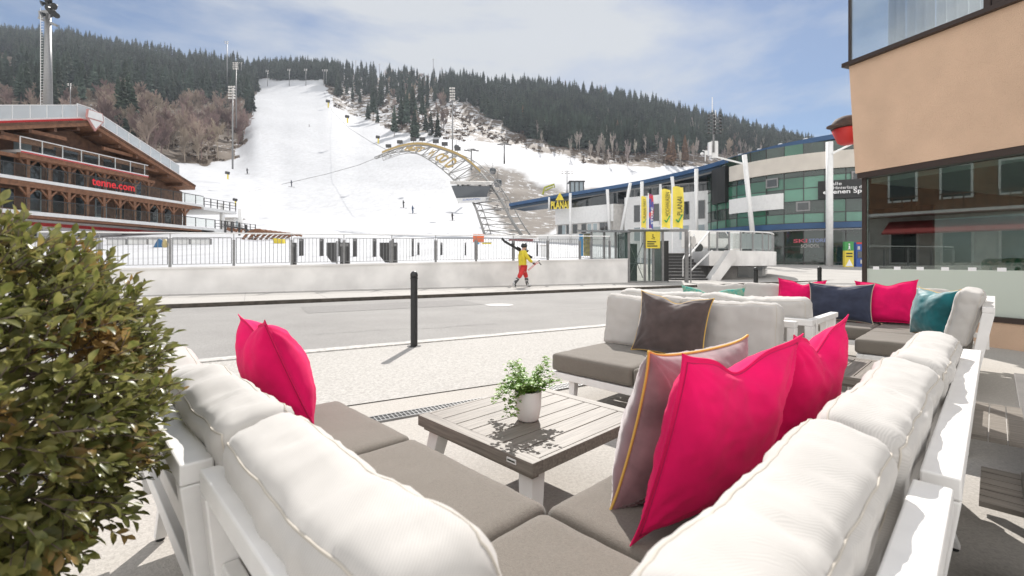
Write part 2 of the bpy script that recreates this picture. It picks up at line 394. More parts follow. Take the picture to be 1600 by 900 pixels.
fence = thing('fence', 'grey metal fence of thin upright bars on the white wall', 'fence', tuple(wp(-4,.15,wtop(-4))))
posts = [-13.57-1.52+i*1.52 for i in range(-4, 14)]
for X in posts:
    q = MB(); b = wp(X,.12,wtop(X)-.01); q.pbox(b-wd*.035-wn*.045, wd*.07, wn*.09, (0,0,.86))
    q.pbox(b-wd*.012-wn*.012+Vector((0,0,.86)), wd*.024, wn*.024, (0,0,.2)); q.build('post', M['grey_metal'], fence)
for X0, X1 in zip(posts[:-1], posts[1:]):
    q = MB(); a = X0+.06; b_ = X1-.06
    za, zb = wtop(a), wtop(b_)
    q.tube([wp(a,.12,za+.08), wp(b_,.12,zb+.08)], .010, 6); q.tube([wp(a,.12,za+.92), wp(b_,.12,zb+.92)], .012, 6)
    n = 13
    for i in range(n+1):
        X = a+(b_-a)*i/n; z = wtop(X); r = .012 if i in (0,n) else .0075
        q.tube([wp(X,.12,z+.08), wp(X,.12,z+.92)], r, 5)
    q.build('panel', M['grey_metal'], fence)
q = MB(); q.tube([wp(X,.12,wtop(X)+1.06) for X in posts], .022, 8); q.build('handrail', M['white_plain'], fence)

# ------------------------------------------------------------------ terrain of the mountain
PX = np.array([-700,-250,0,100,200,300,370,400,450,510,560,700,800,900,1000,1100,1200,1300,1500,2300.])
YS = np.array([30,60,90,130,180,240,320,420,520,650.])
TP = np.array([
 [390,340,300,250,200,150,110,80,60,40],
 [390,350,320,270,220,170,130,95,70,50],
 [392,352,315,262,208,168,132,100,76,60],
 [392,354,318,268,214,174,138,108,84,66],
 [392,356,323,278,228,188,153,124,102,84],
 [393,360,331,287,257,218,178,145,120,98],
 [394,365,343,302,272,237,192,154,134,106],
 [394,370,355,318,275,225,185,155,140,112],
 [395,372,358,330,285,232,190,160,136,110],
 [395,372,360,335,290,240,195,163,134,112],
 [396,374,362,338,295,245,212,184,150,118],
 [396,378,366,345,300,240,215,180,150,130],
 [396,380,370,352,315,262,235,200,165,138],
 [396,384,375,355,320,278,248,212,175,148],
 [398,388,378,360,325,288,256,222,186,166],
 [398,390,380,365,335,302,268,236,208,190],
 [398,390,382,370,345,315,285,255,232,216],
 [400,392,385,375,355,330,305,275,255,242],
 [400,395,390,380,365,345,325,305,290,280],
 [400,396,392,385,375,360,345,330,320,312]], float)
def terr_ypx(px, Y):
    i = np.clip(np.searchsorted(PX, px)-1, 0, len(PX)-2)
    t = np.clip((px-PX[i])/(PX[i+1]-PX[i]), 0, 1); t = t*t*(3-2*t)*.5+t*.5
    row = TP[i]*(1-t)+TP[i+1]*t
    return float(np.interp(math.log(Y), np.log(YS), row))
def terr_z(px, Y):
    if Y <= 650: z = CH+(HZ-terr_ypx(px, Y))*Y/F
    else:
        z = CH+(HZ-terr_ypx(px, 650))*650/F; z -= (Y-650)*.25
    k = (px-800)/F; X = k*Y
    if px < 985:
        yw = 19.6/(1-.5*k) if k < 1.9 else 60
        t = min(1, max(0, (Y-yw-.3)/14)); z = (wtop(X)-.05)*(1-t)+z*t
    else:
        t = min(1, max(0, (Y-23)/24)); zs = .02+.75*t
        if Y < 60: z = zs
        elif Y < 75: z = zs*(1-(Y-60)/15)+z*(Y-60)/15
    return z
LB = ([-700,0,150,230,330,368,386,395,402,505,520,560,600,700,830,950,1040,1100,1330,2400],
      [190,190,208,248,260,252,222,180,126,130,170,190,203,220,240,264,264,268,312,340])
def forest_amt(px, y):
    lim = np.interp(px+(14*noise.noise(Vector((y*.06, 3, px*.02))) if px < 450 else 0), LB[0], LB[1])
    j = 5*noise.noise(Vector((px*.03, y*.05, 2)))
    return max(0., min(1., (lim+j-y)/5))
def earth_amt(px, y, Y):
    lo = np.interp(px, [715,735,760,800,840,900,960,1010], [300,262,256,262,283,290,296,305])
    hi = np.interp(px, [715,735,760,800,840,900,960,1010], [300,290,320,372,376,350,330,305])
    if px < 715 or px > 1010: return 0.
    j = 7*noise.noise(Vector((px*.05, y*.09, 5)))
    return max(0., min(1., min(y-lo+j, hi-y+j)/5))
pxs = np.concatenate([np.linspace(-240,1840,310)])
rows = np.concatenate([np.linspace(0,1,14)[:-1]*0, np.geomspace(28,650,150), [690,740]])
rows = np.concatenate([np.geomspace(28,650,150), [690,740]])
V = []; cols = []
nr0 = 6
for px in pxs:
    k = (px-800)/F
    y0 = (19.6/(1-.5*k)+.16) if px < 985 else 23.0
    y0 = min(y0, 27.5)
    rr = np.concatenate([np.linspace(y0, 28, nr0, endpoint=False), rows])
    for Y in rr:
        X = k*Y; z = terr_z(px, Y)
        yp = HZ-(z-CH)*F/Y; fa = forest_amt(px, yp)*(1-(1-float(np.interp(px+30*noise.noise(Vector((px*.02,yp*.03,7))), [500,530,700,800,900,1330],[1,.84,.84,.88,.93,.93])))*float(np.interp(yp, np.array([112,124])+float(np.interp(px,[600,860,1330],[0,50,95])), [0,1]))) if Y > 120 else 0; ea = earth_amt(px, yp, Y) if 60 < Y < 400 else 0
        if Y > 90:
            amp = min(1, (Y-90)/100)*(2.2*fa+.6+1.2*ea)
            z += amp*noise.fractal(Vector((X*.02, Y*.02, 1)), .8, 2, 5)*1.4
        V.append((X, Y, z)); cols.append((fa, ea, 1.0 if (px >= 985 and Y < 55) else 0.0, 1))
nc = len(rows)+nr0; Fs = []
for i in range(len(pxs)-1):
    for j in range(nc-1): Fs.append((i*nc+j, (i+1)*nc+j, (i+1)*nc+j+1, i*nc+j+1))
me = bpy.data.meshes.new('ski_slope'); me.from_pydata(V, [], Fs); me.update()
me.polygons.foreach_set('use_smooth', [True]*len(me.polygons))
ca = me.color_attributes.new('zones', 'FLOAT_COLOR', 'POINT')
ca.data.foreach_set('color', np.array(cols, dtype=np.float32).ravel())
def terrain_mat():
    m = bpy.data.materials.new('snow_scrub_and_earth'); m.use_nodes = True; t = m.node_tree; b = bsdf(m); N = t.nodes.new; LK = t.links.new
    at_ = N('ShaderNodeVertexColor'); at_.layer_name = 'zones'; sp = N('ShaderNodeSeparateColor'); LK(at_.outputs['Color'], sp.inputs['Color'])
    tcn = N('ShaderNodeTexCoord')
    def nz(scale, det=8, ro=.65):
        n = N('ShaderNodeTexNoise'); n.inputs['Scale'].default_value = scale; n.inputs['Detail'].default_value = det; n.inputs['Roughness'].default_value = ro
        LK(tcn.outputs['Object'], n.inputs['Vector']); return n
    def ramp(fac, p0, p1, c0, c1):
        r = N('ShaderNodeValToRGB'); e = r.color_ramp.elements; e[0].position = p0; e[1].position = p1; e[0].color = (*c0,1); e[1].color = (*c1,1)
        LK(fac, r.inputs['Fac']); return r.outputs['Color']
    def mix(f, a, b_):
        x = N('ShaderNodeMix'); x.data_type = 'RGBA'; LK(f, x.inputs['Factor']); LK(a, x.inputs['A']); LK(b_, x.inputs['B']); return x.outputs['Result']
    mpt = N('ShaderNodeMapping'); mpt.inputs['Scale'].default_value = (.9, .012, .9); mpt.inputs['Rotation'].default_value = (0,0,.12); LK(tcn.outputs['Object'], mpt.inputs['Vector'])
    trk = N('ShaderNodeTexNoise'); trk.inputs['Scale'].default_value = 1.0; trk.inputs['Detail'].default_value = 5; LK(mpt.outputs[0], trk.inputs['Vector'])
    snow = mix(ramp(trk.outputs['Fac'], .42, .62, (0,0,0), (1,1,1)), ramp(nz(.05).outputs['Fac'], .3, .7, (.49,.50,.52), (.44,.45,.47)), ramp(nz(.4).outputs['Fac'], .3, .7, (.45,.46,.475), (.40,.405,.42)))
    floor_ = ramp(nz(.5, 6, .7).outputs['Fac'], .3, .7, (.085,.065,.047), (.14,.108,.08))
    fm1 = N('ShaderNodeMath'); fm1.operation = 'MULTIPLY'; fm1.inputs[1].default_value = .62; LK(sp.outputs['Red'], fm1.inputs[0])
    fm2 = N('ShaderNodeMath'); fm2.operation = 'SUBTRACT'; LK(fm1.outputs[0], fm2.inputs[0]); LK(nz(.16, 10, .72).outputs['Fac'], fm2.inputs[1])
    fm3 = N('ShaderNodeMapRange'); fm3.inputs['From Min'].default_value = -.015; fm3.inputs['From Max'].default_value = .025; LK(fm2.outputs[0], fm3.inputs['Value'])
    earth = ramp(nz(.12, 10, .7).outputs['Fac'], .35, .66, (.042,.030,.020), (.085,.064,.044))
    pav = ramp(nz(.4).outputs['Fac'], .3, .7, (.40,.385,.36), (.33,.315,.295))
    # ski tracks: faint streaks
    c = mix(fm3.outputs[0], snow, floor_); 
    e2 = N('ShaderNodeMath'); e2.operation = 'MULTIPLY'; e3 = nz(.25, 6, .7)
    er = N('ShaderNodeMapRange'); er.inputs['From Min'].default_value = .36; er.inputs['From Max'].default_value = .44; LK(e3.outputs['Fac'], er.inputs['Value'])
    LK(sp.outputs['Green'], e2.inputs[0]); LK(er.outputs[0], e2.inputs[1])
    c = mix(e2.outputs[0], c, earth); c = mix(sp.outputs['Blue'], c, pav)
    LK(c, b.inputs['Base Color']); b.inputs['Roughness'].default_value = .8; b.inputs['Specular IOR Level'].default_value = .2
    bp = N('ShaderNodeBump'); bp.inputs['Strength'].default_value = .35; bp.inputs['Distance'].default_value = .6
    LK(nz(.35, 6, .6).outputs['Fac'], bp.inputs['Height']); LK(bp.outputs['Normal'], b.inputs['Normal'])
    return m
me.materials.append(terrain_mat())
to = bpy.data.objects.new('ski_slope', me); col.objects.link(to); struct(to)

# ------------------------------------------------------------------ trees
M['spruce_bark'] = mat('spruce_bark', (.16,.12,.10), .9, noise_amt=.4, nscale=2)
M['spruce'] = mat('spruce_needles', (.062,.082,.06), .8, noise_amt=.5, nscale=.35, spec=.1, nlo=.3, nhi=.7, c2=(.03,.045,.035))
M['twig'] = mat('bare_twigs', (.25,.195,.165), .9, spec=.1, noise_amt=.3, nscale=.5)
M['birch'] = mat('pale_bark', (.36,.32,.29), .9, spec=.1, noise_amt=.3, nscale=.6)
M['larch'] = mat('russet_larch_twigs', (.22,.135,.085), .9, spec=.1, noise_amt=.3, nscale=.6)
M['scrub'] = mat('brown_scrub', (.13,.095,.07), .9, spec=.1, noise_amt=.5, nscale=.5)
def clump(m, rnd=.5):
    t = m.node_tree; b = bsdf(m); N = t.nodes.new; src = b.inputs['Base Color'].links[0].from_socket
    gm = N('ShaderNodeNewGeometry'); n = N('ShaderNodeTexNoise'); n.inputs['Scale'].default_value = .035; n.inputs['Detail'].default_value = 6; n.inputs['Roughness'].default_value = .7
    t.links.new(gm.outputs['Position'], n.inputs['Vector']); oi = N('ShaderNodeObjectInfo')
    r = N('ShaderNodeMapRange'); r.inputs['From Min'].default_value = .35; r.inputs['From Max'].default_value = .65; r.inputs['To Min'].default_value = .45; r.inputs['To Max'].default_value = 1.5
    t.links.new(n.outputs['Fac'], r.inputs['Value'])
    a = N('ShaderNodeMath'); a.operation = 'MULTIPLY_ADD'; a.inputs[1].default_value = rnd; t.links.new(oi.outputs['Random'], a.inputs[0]); t.links.new(r.outputs[0], a.inputs[2])
    h = N('ShaderNodeHueSaturation'); t.links.new(src, h.inputs['Color']); t.links.new(a.outputs[0], h.inputs['Value'])
    n3 = N('ShaderNodeMapRange'); n3.inputs['To Min'].default_value = .46; n3.inputs['To Max'].default_value = .53; t.links.new(oi.outputs['Random'], n3.inputs['Value']); t.links.new(n3.outputs[0], h.inputs['Hue'])
    t.links.new(h.outputs['Color'], b.inputs['Base Color'])
clump(M['spruce']); clump(M['twig'], .6); clump(M['birch'], .3)
def spruce_arrays(seed, tiers, per, bare=.18, w=.17):
    r = random.Random(seed); V = []; Fs = []
    for i in range(tiers):
        t = i/(tiers-1); z = bare+(1-bare)*t**.9
        R = w*(1-t)**.75*(.78+.3*r.random())+.006
        if r.random() < .12: R *= .6
        a0 = r.random()*6.28
        for j in range(per):
            a = a0+6.283*j/per+r.uniform(-.3,.3); L_ = R*r.uniform(.62,1.2); dz = -L_*r.uniform(.25,.75)
            wd_ = L_*r.uniform(.24,.42); ca_, sa = math.cos(a), math.sin(a)
            zz = z+r.uniform(-.012,.012); o = len(V)
            th = .055*(1-t)+.018
            V += [(0,0,zz+th*.6), (ca_*L_*.62-sa*wd_, sa*L_*.62+ca_*wd_, zz+dz*.55-th*.4), (ca_*L_, sa*L_, zz+dz+.006), (ca_*L_*.62+sa*wd_, sa*L_*.62-ca_*wd_, zz+dz*.55-th*.4), (ca_*L_*.45, sa*L_*.45, zz+dz*.2-th*1.2)]
            Fs += [(o,o+1,o+2),(o,o+2,o+3),(o,o+4,o+2)]
    return V, Fs
def trunk_arrays(h, r0, n=5, lean=0):
    V = []; Fs = []
    for i, (z, r) in enumerate(((0,r0),(h*.5,r0*.7),(h,r0*.15))):
        for j in range(n): V.append((r*math.cos(6.283*j/n)+lean*z, r*math.sin(6.283*j/n), z))
    for i in range(2):
        for j in range(n): Fs.append((i*n+j, i*n+(j+1)%n, (i+1)*n+(j+1)%n, (i+1)*n+j))
    return V, Fs
def mk_mesh(name, sets, mats):
    V = []; Fs = []; mi = []
    for k_, (v, f) in enumerate(sets):
        o = len(V); V += v; Fs += [tuple(i+o for i in q) for q in f]; mi += [k_]*len(f)
    me_ = bpy.data.meshes.new(name); me_.from_pydata(V, [], Fs)
    for m in mats: me_.materials.append(m)
    me_.polygons.foreach_set('material_index', mi); me_.update(); return me_
SPR = []
for sd in range(6):
    vb = spruce_arrays(sd, 26+sd, 11, bare=[.12,.22,.16,.3,.2,.36][sd], w=[.17,.14,.19,.13,.155,.12][sd])
    SPR.append((mk_mesh('crown', [vb], [M['spruce']]), mk_mesh('trunk', [trunk_arrays(.97,.011)], [M['spruce_bark']]),
                mk_mesh('spruce_tree', [trunk_arrays(.97,.011), vb], [M['spruce_bark'], M['spruce']])))
def bare_arrays(seed, up=1.0, lev=4, spread=.5, slim=1.0):
    r = random.Random(seed); V = []; Fs = []
    def seg(p, q, r0, r1):
        d = (q-p); a = d.orthogonal().normalized(); b = d.normalized().cross(a); o = len(V)
        for (c_, rr) in ((p, max(r0,.0030)), (q, max(r1,.0024))):
            for j in range(3): V.append(tuple(c_+(a*math.cos(2.094*j)+b*math.sin(2.094*j))*rr))
        for j in range(3): Fs.append((o+j, o+(j+1)%3, o+3+(j+1)%3, o+3+j))
    def grow(p, d, L_, rad, lv):
        q = p+d*L_; seg(p, q, rad, rad*.6)
        if lv == 0: return
        n = 5 if lv > 1 else 6
        for i in range(n):
            t = r.uniform(.25,1.0) if lv < lev else r.uniform(.3,1.0)
            b = p+d*L_*t
            nd = (d+Vector((r.uniform(-1,1), r.uniform(-1,1), r.uniform(-.2,.9)*up))*spread*1.15).normalized()
            grow(b, nd, L_*r.uniform(.38,.62)*slim, rad*.5, lv-1)
        grow(q, (d+Vector((r.uniform(-.2,.2), r.uniform(-.2,.2), .15))).normalized(), L_*.55, rad*.55, lv-1)
    grow(Vector((0,0,0)), Vector((r.uniform(-.06,.06), r.uniform(-.06,.06), 1)).normalized(), .48, .012, lev)
    zm = max(v[2] for v in V); V = [(v[0]/zm, v[1]/zm, v[2]/zm) for v in V]
    return V, Fs
BARE = []
for sd in range(5):
    V_, F_ = bare_arrays(20+sd, spread=.55, lev=4, slim=1.0)
    BARE.append(mk_mesh('bare_tree', [(V_, F_)], [M['twig']]))
BIRCH = []
for sd in range(3):
    V_, F_ = bare_arrays(40+sd, spread=.38, lev=4, slim=.9)
    BIRCH.append(mk_mesh('birch_tree', [(V_, F_)], [M['birch']]))
LARCH = []
for sd in range(2):
    vb = spruce_arrays(60+sd, 24, 12, bare=.12, w=.15)
    LARCH.append(mk_mesh('larch_tree', [trunk_arrays(.97,.012), vb], [M['spruce_bark'], M['larch']]))
def tz(px, Y): return terr_z(px, Y)-.4
def inst(me_, name, px, Y, h, label, cat, group, wx=1.0):
    o = bpy.data.objects.new(name, me_); col.objects.link(o)
    o.location = ((px-800)/F*Y, Y, tz(px, Y)); o.scale = (h*wx, h*wx, h); o.rotation_euler = (0,0,random.uniform(0,6.28))
    tag(o, label, cat, group); return o
cand = []
def ypx_of(px, Y): return HZ-(terr_z(px, Y)-CH)*F/Y
def ok_forest(px, Y): return forest_amt(px, ypx_of(px, Y)) > .5
def scatter(n, px0, px1, Y0, Y1, h0, h1, cond=None, kind='s'):
    n = int(n*1.15)
    c_ = 0; tries = 0
    while c_ < n and tries < n*30:
        tries += 1
        px = random.uniform(px0, px1); Y = math.sqrt(random.uniform(Y0*Y0, Y1*Y1))
        if not ok_forest(px, Y): continue
        yp = ypx_of(px, Y)
        if cond and not cond(px, Y, yp): continue
        cand.append((kind, px, Y, random.uniform(h0, h1)*(.8 if random.random() < .2 else 1))); c_ += 1
inC = lambda px, Y, yp: not (505 < px < 860 and yp > 118)     # keep the thin snowy clearing in the middle sparse
scatter(760, -60, 400, 200, 640, 17, 27, lambda px, Y, yp: inC(px,Y,yp) and not (px < 40 and 88 < yp < 118) and not (170 < px < 385 and yp > 165) and not (px < 170 and yp > 172))
scatter(420, -60, 530, 400, 650, 17, 25, inC)
scatter(330, 395, 530, 520, 650, 16, 24)
scatter(260, 520, 860, 470, 650, 17, 25)
scatter(1150, 700, 1340, 255, 650, 17, 26, lambda px, Y, yp: yp < np.interp(px, [700,760,860,1000,1150,1340],[135,185,228,238,242,258]))
scatter(420, 690, 1400, 480, 650, 16, 22)
scatter(360, 690, 1340, 250, 420, 18, 26, lambda px, Y, yp: yp < np.interp(px, [690,700,760,860,1000,1150,1340],[128,140,188,230,240,242,258]))
# the spruces and groups of the middle clearing
for px, py, h in ((583,190,29),(636,205,31),(645,188,30),(616,212,22),(627,200,26),(660,190,25),(648,216,22),(605,150,20),(612,140,22),(668,170,20),(684,215,18),(640,140,24),(652,135,24),(575,188,17),(590,192,20),(628,158,30),(640,165,31),(650,200,22),(655,160,20),(632,176,22),(665,206,20),(622,160,18),(673,212,18),(200,205,27),(192,208,25),(208,215,22),(185,190,24),(345,178,22),(350,170,20),(268,140,22),(290,150,18),(310,130,20),(430,118,20),(905,225,28),(1000,232,25),(1165,235,22),(1260,240,20),(1240,235,24),(1252,240,26),(1205,235,22)):
    # find Y on the slope where the ground projects to py
    best = min(np.linspace(140, 640, 200), key=lambda Y: abs(ypx_of(px, Y)-py))
    cand.append(('s', px, float(best), h*.75 if px in (590,) else h))
sp_ = [c for c in cand if c[0] == 's']
sp_.sort(key=lambda c: -c[3]/c[2])
seen = []
for i, (kd, px, Y, h) in enumerate(sp_[:300]):
    v = SPR[i % 6]; w_ = random.uniform(.85,1.25)
    grp = 'spruces standing at the front of the mountain forest'
    lab = 'tall dark green spruce at the front of the snowy mountain forest'
    if i < 40:
        r_ = thing('spruce_tree', lab, 'tree', ((px-800)/F*Y, Y, tz(px,Y)), random.uniform(0,6.28), grp)
        for m_, nm in ((v[0],'crown'),(v[1],'trunk')):
            o = bpy.data.objects.new(nm, m_); col.objects.link(o); o.parent = r_; o.scale = (h*w_,h*w_,h)
    else: inst(v[2], 'spruce_tree', px, Y, h, lab, 'tree', grp, w_)
# the far rest of the wood as one object
LOW = []
for sd in range(4):
    v1, f1 = spruce_arrays(80+sd, 15, 7, bare=.15, w=.16); v2, f2 = trunk_arrays(.9, .010, 3)
    LOW.append((np.array(v2+v1), [tuple(q) for q in f2]+[tuple(i+len(v2) for i in q) for q in f1], len(f2)))
VV = []; FF = []; MI = []; off = 0
for i, (kd, px, Y, h) in enumerate(sp_[300:]):
    v, f, nt_ = LOW[i % 4]; a = random.uniform(0,6.28); w_ = h*random.uniform(.9,1.35)
    R = np.array([[math.cos(a)*w_, -math.sin(a)*w_, 0],[math.sin(a)*w_, math.cos(a)*w_, 0],[0,0,h]])
    VV.append(v @ R.T + np.array([(px-800)/F*Y, Y, tz(px,Y)])); FF += [tuple(q+off for q in t_) for t_ in f]; MI += [0]*nt_+[1]*(len(f)-nt_); off += len(v)
me = bpy.data.meshes.new('far_wood'); me.from_pydata(np.concatenate(VV).tolist(), [], FF)
me.materials.append(M['spruce_bark']); me.materials.append(M['spruce']); me.polygons.foreach_set('material_index', MI); me.update()
fo = bpy.data.objects.new('far_wood', me); col.objects.link(fo); tag(fo, 'dense far conifer wood covering the mountain ridge', 'forest', kind='stuff')
# bare deciduous trees
random.seed(3)
def place_bare(lst, name, n, px0, px1, y0, y1, h0, h1, label, grp, wx=1.0):
    c_ = 0; tr = 0
    while c_ < n and tr < 4000:
        tr += 1
        px = random.uniform(px0, px1); py = random.uniform(y0, y1)
        Ys = np.linspace(120, 640, 130); yy = np.array([ypx_of(px, q) for q in Ys]); i = int(np.argmin(abs(yy-py)))
        if forest_amt(px, yy[i]) < .3: continue
        inst(lst[c_ % len(lst)], name, px, float(Ys[i]), random.uniform(h0,h1), label, 'tree', grp, wx*random.uniform(.8,1.2)); c_ += 1
place_bare(BARE, 'bare_tree', 150, 150, 388, 165, 256, 12, 18, 'bare brownish leafless tree on the slope left of the piste', 'leafless trees left of the piste', 1.15)
place_bare(BARE, 'bare_tree', 40, -60, 180, 150, 195, 9, 14, 'bare grey leafless tree on the slope above the chalet roof', 'leafless trees above the chalet', 1.1)
place_bare(BARE, 'bare_tree', 60, 595, 700, 112, 218, 11, 17, 'bare leafless tree in the snowy clearing right of the piste top', 'leafless trees in the snowy clearing', 1.0)
place_bare(BIRCH, 'birch_tree', 120, 840, 1330, 205, 262, 13, 20, 'pale leafless birch along the lower edge of the right hand forest', 'pale birches below the forest', .9)
place_bare(BARE, 'bare_tree', 45, 1080, 1330, 190, 250, 11, 17, 'bare leafless tree above the blue curved roof', 'leafless trees above the blue roof', 1.1)
place_bare(LARCH, 'larch_tree', 2, 1044, 1052, 248, 258, 19, 21, 'russet brown larch left of the light mast above the blue roof', 'two russet larches')
place_bare(LARCH, 'larch_tree', 2, 1066, 1078, 248, 258, 20, 21, 'russet brown larch left of the light mast above the blue roof', 'two russet larches')
place_bare(LARCH, 'larch_tree', 12, 700, 1300, 130, 225, 16, 22, 'brown larch among the dark spruces of the right hand forest', 'larches among the spruces')
# low scrub on the clearings
sv = []; sf = []
def scrub(n, cond, Y0=150, Y1=560, px0=505, px1=860, h=2.2):
    c_ = 0; tr = 0
    while c_ < n and tr < n*20:
        tr += 1
        px = random.uniform(px0, px1); Y = random.uniform(Y0, Y1); yp = ypx_of(px, Y)
        if forest_amt(px, yp) < .6 or not cond(px, yp): continue
        if noise.noise(Vector((px*.03, yp*.06, 9))) < -.12: continue
        c_ += 1
        X = (px-800)/F*Y; z0 = tz(px, Y)
        for j in range(9):
            a = random.uniform(0,6.28); r_ = random.uniform(.1,1)*h*.7; hh = random.uniform(.5,1)*h; o = len(sv)
            cx, cy = X+r_*math.cos(a), Y+r_*math.sin(a); b = random.uniform(0,6.28); w2 = .35*h
            sv.extend([(cx,cy,z0),(cx+w2*math.cos(b),cy+w2*math.sin(b),z0+hh),(cx-w2*math.cos(b)*.5,cy-w2*math.sin(b)*.5,z0+hh*.7)]); sf.append((o,o+1,o+2))
scrub(900, lambda px, y: True)
scrub(800, lambda px, y: True, 150, 420, 860, 1330, 2.0)
scrub(900, lambda px, y: True, 120, 420, -60, 395, 2.0)
me = bpy.data.meshes.new('scrub'); me.from_pydata(sv, [], sf); me.materials.append(M['scrub'])
o = bpy.data.objects.new('scrub', me); col.objects.link(o); tag(o, 'low brown scrub and felled brush on the snowy clearings', 'scrub', kind='stuff')
# ------------------------------------------------------------------ lounge furniture
OU, OV, ANG = Vector((math.cos(math.radians(44)), math.sin(math.radians(44)), 0)), Vector((-math.sin(math.radians(44)), math.cos(math.radians(44)), 0)), math.radians(44)
O0 = Vector((.09,1.34,0))
def uv(u, v, z=0): return O0+OU*u+OV*v+Vector((0,0,z))

def box_cushion(L_, W_, T_, r=.05, puff=.25, pleat=.006, seed=0, upright=False, res=.018, ends=.05, soft=.012, sag=0.0):
    """returns (verts, faces, seam loops); thickness along z (or y when upright)"""
    nx, ny, nz = max(8,int(L_/res)), max(8,int(W_/res)), max(6,int(T_/res))
    hx, hy, hz = L_/2, W_/2, T_/2
    def base(p):
        q = Vector((p[0]*hx, p[1]*hy, p[2]*hz))
        inn = Vector((max(-hx+r,min(hx-r,q.x)), max(-hy+r,min(hy-r,q.y)), max(-hz+r,min(hz-r,q.z))))
        d = q-inn
        if d.length > 1e-9:
            # project the cube corner region on the rounding sphere
            m_ = max(abs(d.x),abs(d.y),abs(d.z)); d = d.normalized()*m_
        return inn+d
    def f(p):
        q = base(p); x, y, z = p
        cx = max(0,1-x*x); cy = max(0,1-y*y); cz = max(0,1-z*z)
        q.z *= 1+puff*(cx*cy)**.55
        q.x *= 1+ends*cy*cz*.8; q.y *= 1+ends*1.3*cx**.5*cz
        sx = q.x+seed*3.1
        # pleats that run away from the seams
        e = min(1-abs(x), 1-abs(y)) if abs(z) > .999 else 0
        s_ = q.x if abs(y) > abs(x)*.98 else q.y
        if abs(z) > .999:
            dist = min((1-abs(x))*hx, (1-abs(y))*hy)
            s_ = q.x if (1-abs(y))*hy < (1-abs(x))*hx else q.y
            amp = pleat*math.exp(-dist/.055)*min(1, dist/.012)
        else:
            amp = pleat*.9*(cz**.7)
            s_ = q.x if abs(y) > .999 else q.y
        n_ = noise.noise(Vector((s_*26, z*1.2+seed*7.7, seed*3.3)))
        rid = (1-abs(n_)*2.2)
        n2_ = noise.fractal(Vector((q.x*7+seed*11, q.y*7, q.z*7)), .8, 2, 3)
        N_ = Vector((x*(abs(x)>.999), y*(abs(y)>.999), z*(abs(z)>.999)))
        if N_.length > 0: N_.normalize()
        q += N_*(rid*amp+n2_*soft)
        if sag: q.y += -sag*max(0,y)*math.exp(-(x/.45)**2) + sag*.7*max(0,y)*noise.noise(Vector((x*2.3, seed*5.0, 0)))
        return q
    V = []; Fs = []; idx = {}
    def vid(i, j, k):
        key = (i,j,k)
        if key not in idx:
            p = (2*i/nx-1, 2*j/ny-1, 2*k/nz-1); idx[key] = len(V); V.append(f(p))
        return idx[key]
    for i in range(nx):
        for j in range(ny):
            Fs.append((vid(i,j,nz),vid(i+1,j,nz),vid(i+1,j+1,nz),vid(i,j+1,nz)))
            Fs.append((vid(i,j,0),vid(i,j+1,0),vid(i+1,j+1,0),vid(i+1,j,0)))
    for i in range(nx):
        for k in range(nz):
            Fs.append((vid(i,0,k),vid(i+1,0,k),vid(i+1,0,k+1),vid(i,0,k+1)))
            Fs.append((vid(i,ny,k),vid(i,ny,k+1),vid(i+1,ny,k+1),vid(i+1,ny,k)))
    for j in range(ny):
        for k in range(nz):
            Fs.append((vid(0,j,k),vid(0,j,k+1),vid(0,j+1,k+1),vid(0,j+1,k)))
            Fs.append((vid(nx,j,k),vid(nx,j+1,k),vid(nx,j+1,k+1),vid(nx,j,k+1)))
    def loop(k):
        ks = [(i,0) for i in range(nx)]+[(nx,j) for j in range(ny)]+[(i,ny) for i in range(nx,0,-1)]+[(0,j) for j in range(ny,0,-1)]
        pts = [V[vid(i,j,k)] for i,j in ks]
        c_ = sum(pts, Vector((0,0,0)))/len(pts)
        return [p+(p-c_).normalized()*.001 for p in pts]
    loops = [loop(0), loop(nz)]
    if upright:
        V = [Vector((p.x,-p.z,p.y)) for p in V]; loops = [[Vector((p.x,-p.z,p.y)) for p in l] for l in loops]
    return V, Fs, loops
def put(o, loc, rot):        # world location, euler
    o.matrix_parent_inverse = Matrix.Identity(4)
    if o.parent:
        m = wm(o.parent).inverted() @ Matrix.LocRotScale(Vector(loc), Euler(rot), None)
        l_, q_, s_ = m.decompose(); o.location = l_; o.rotation_euler = q_.to_euler()
    else: o.location = loc; o.rotation_euler = rot
def back_cushion(parent, cu, cv, L_, dirang, seed, top=.84, T_=.155, tilt=13, H_=.40, bottom=.40, label=None, hz=0.0, sag=.02):
    V, Fs, loops = box_cushion(L_, H_, T_, r=.04, puff=.12, pleat=.007, seed=seed, upright=True, ends=.03, soft=.009, sag=sag)
    a = MB(); a.add(V, Fs); o = a.build('back_cushion', M['cream'], parent, smooth=True, local=True)
    zc = bottom+H_/2+hz
    put(o, uv(cu,cv,zc), (math.radians(-tilt), 0, ANG+dirang))
    s_ = MB()
    for l in loops: s_.tube(l, .0022, 5, closed=True)
    so_ = s_.build('seam', M['cream_seam'], o, smooth=True, local=True)
    if label: o['label'] = label
    return o
def seat_cushion(parent, u0, u1, v0, v1, seed, zt=.42, T_=.13):
    V, Fs, loops = box_cushion(u1-u0-.008, v1-v0-.008, T_, r=.022, puff=.10, pleat=.0015, seed=seed, ends=.0, soft=.003, res=.025)
    a = MB(); a.add(V, Fs); o = a.build('seat_cushion', M['taupe'], parent, smooth=True, local=True)
    put(o, uv((u0+u1)/2, (v0+v1)/2, zt-T_/2-.008), (0,0,ANG))
    s_ = MB(); s_.tube([p*1 for p in [(a_+b_)/2 for a_, b_ in zip(*loops)]], .003, 5, closed=True)
    s_.build('seam', M['taupe_seam'], o, smooth=True, local=True)
    return o
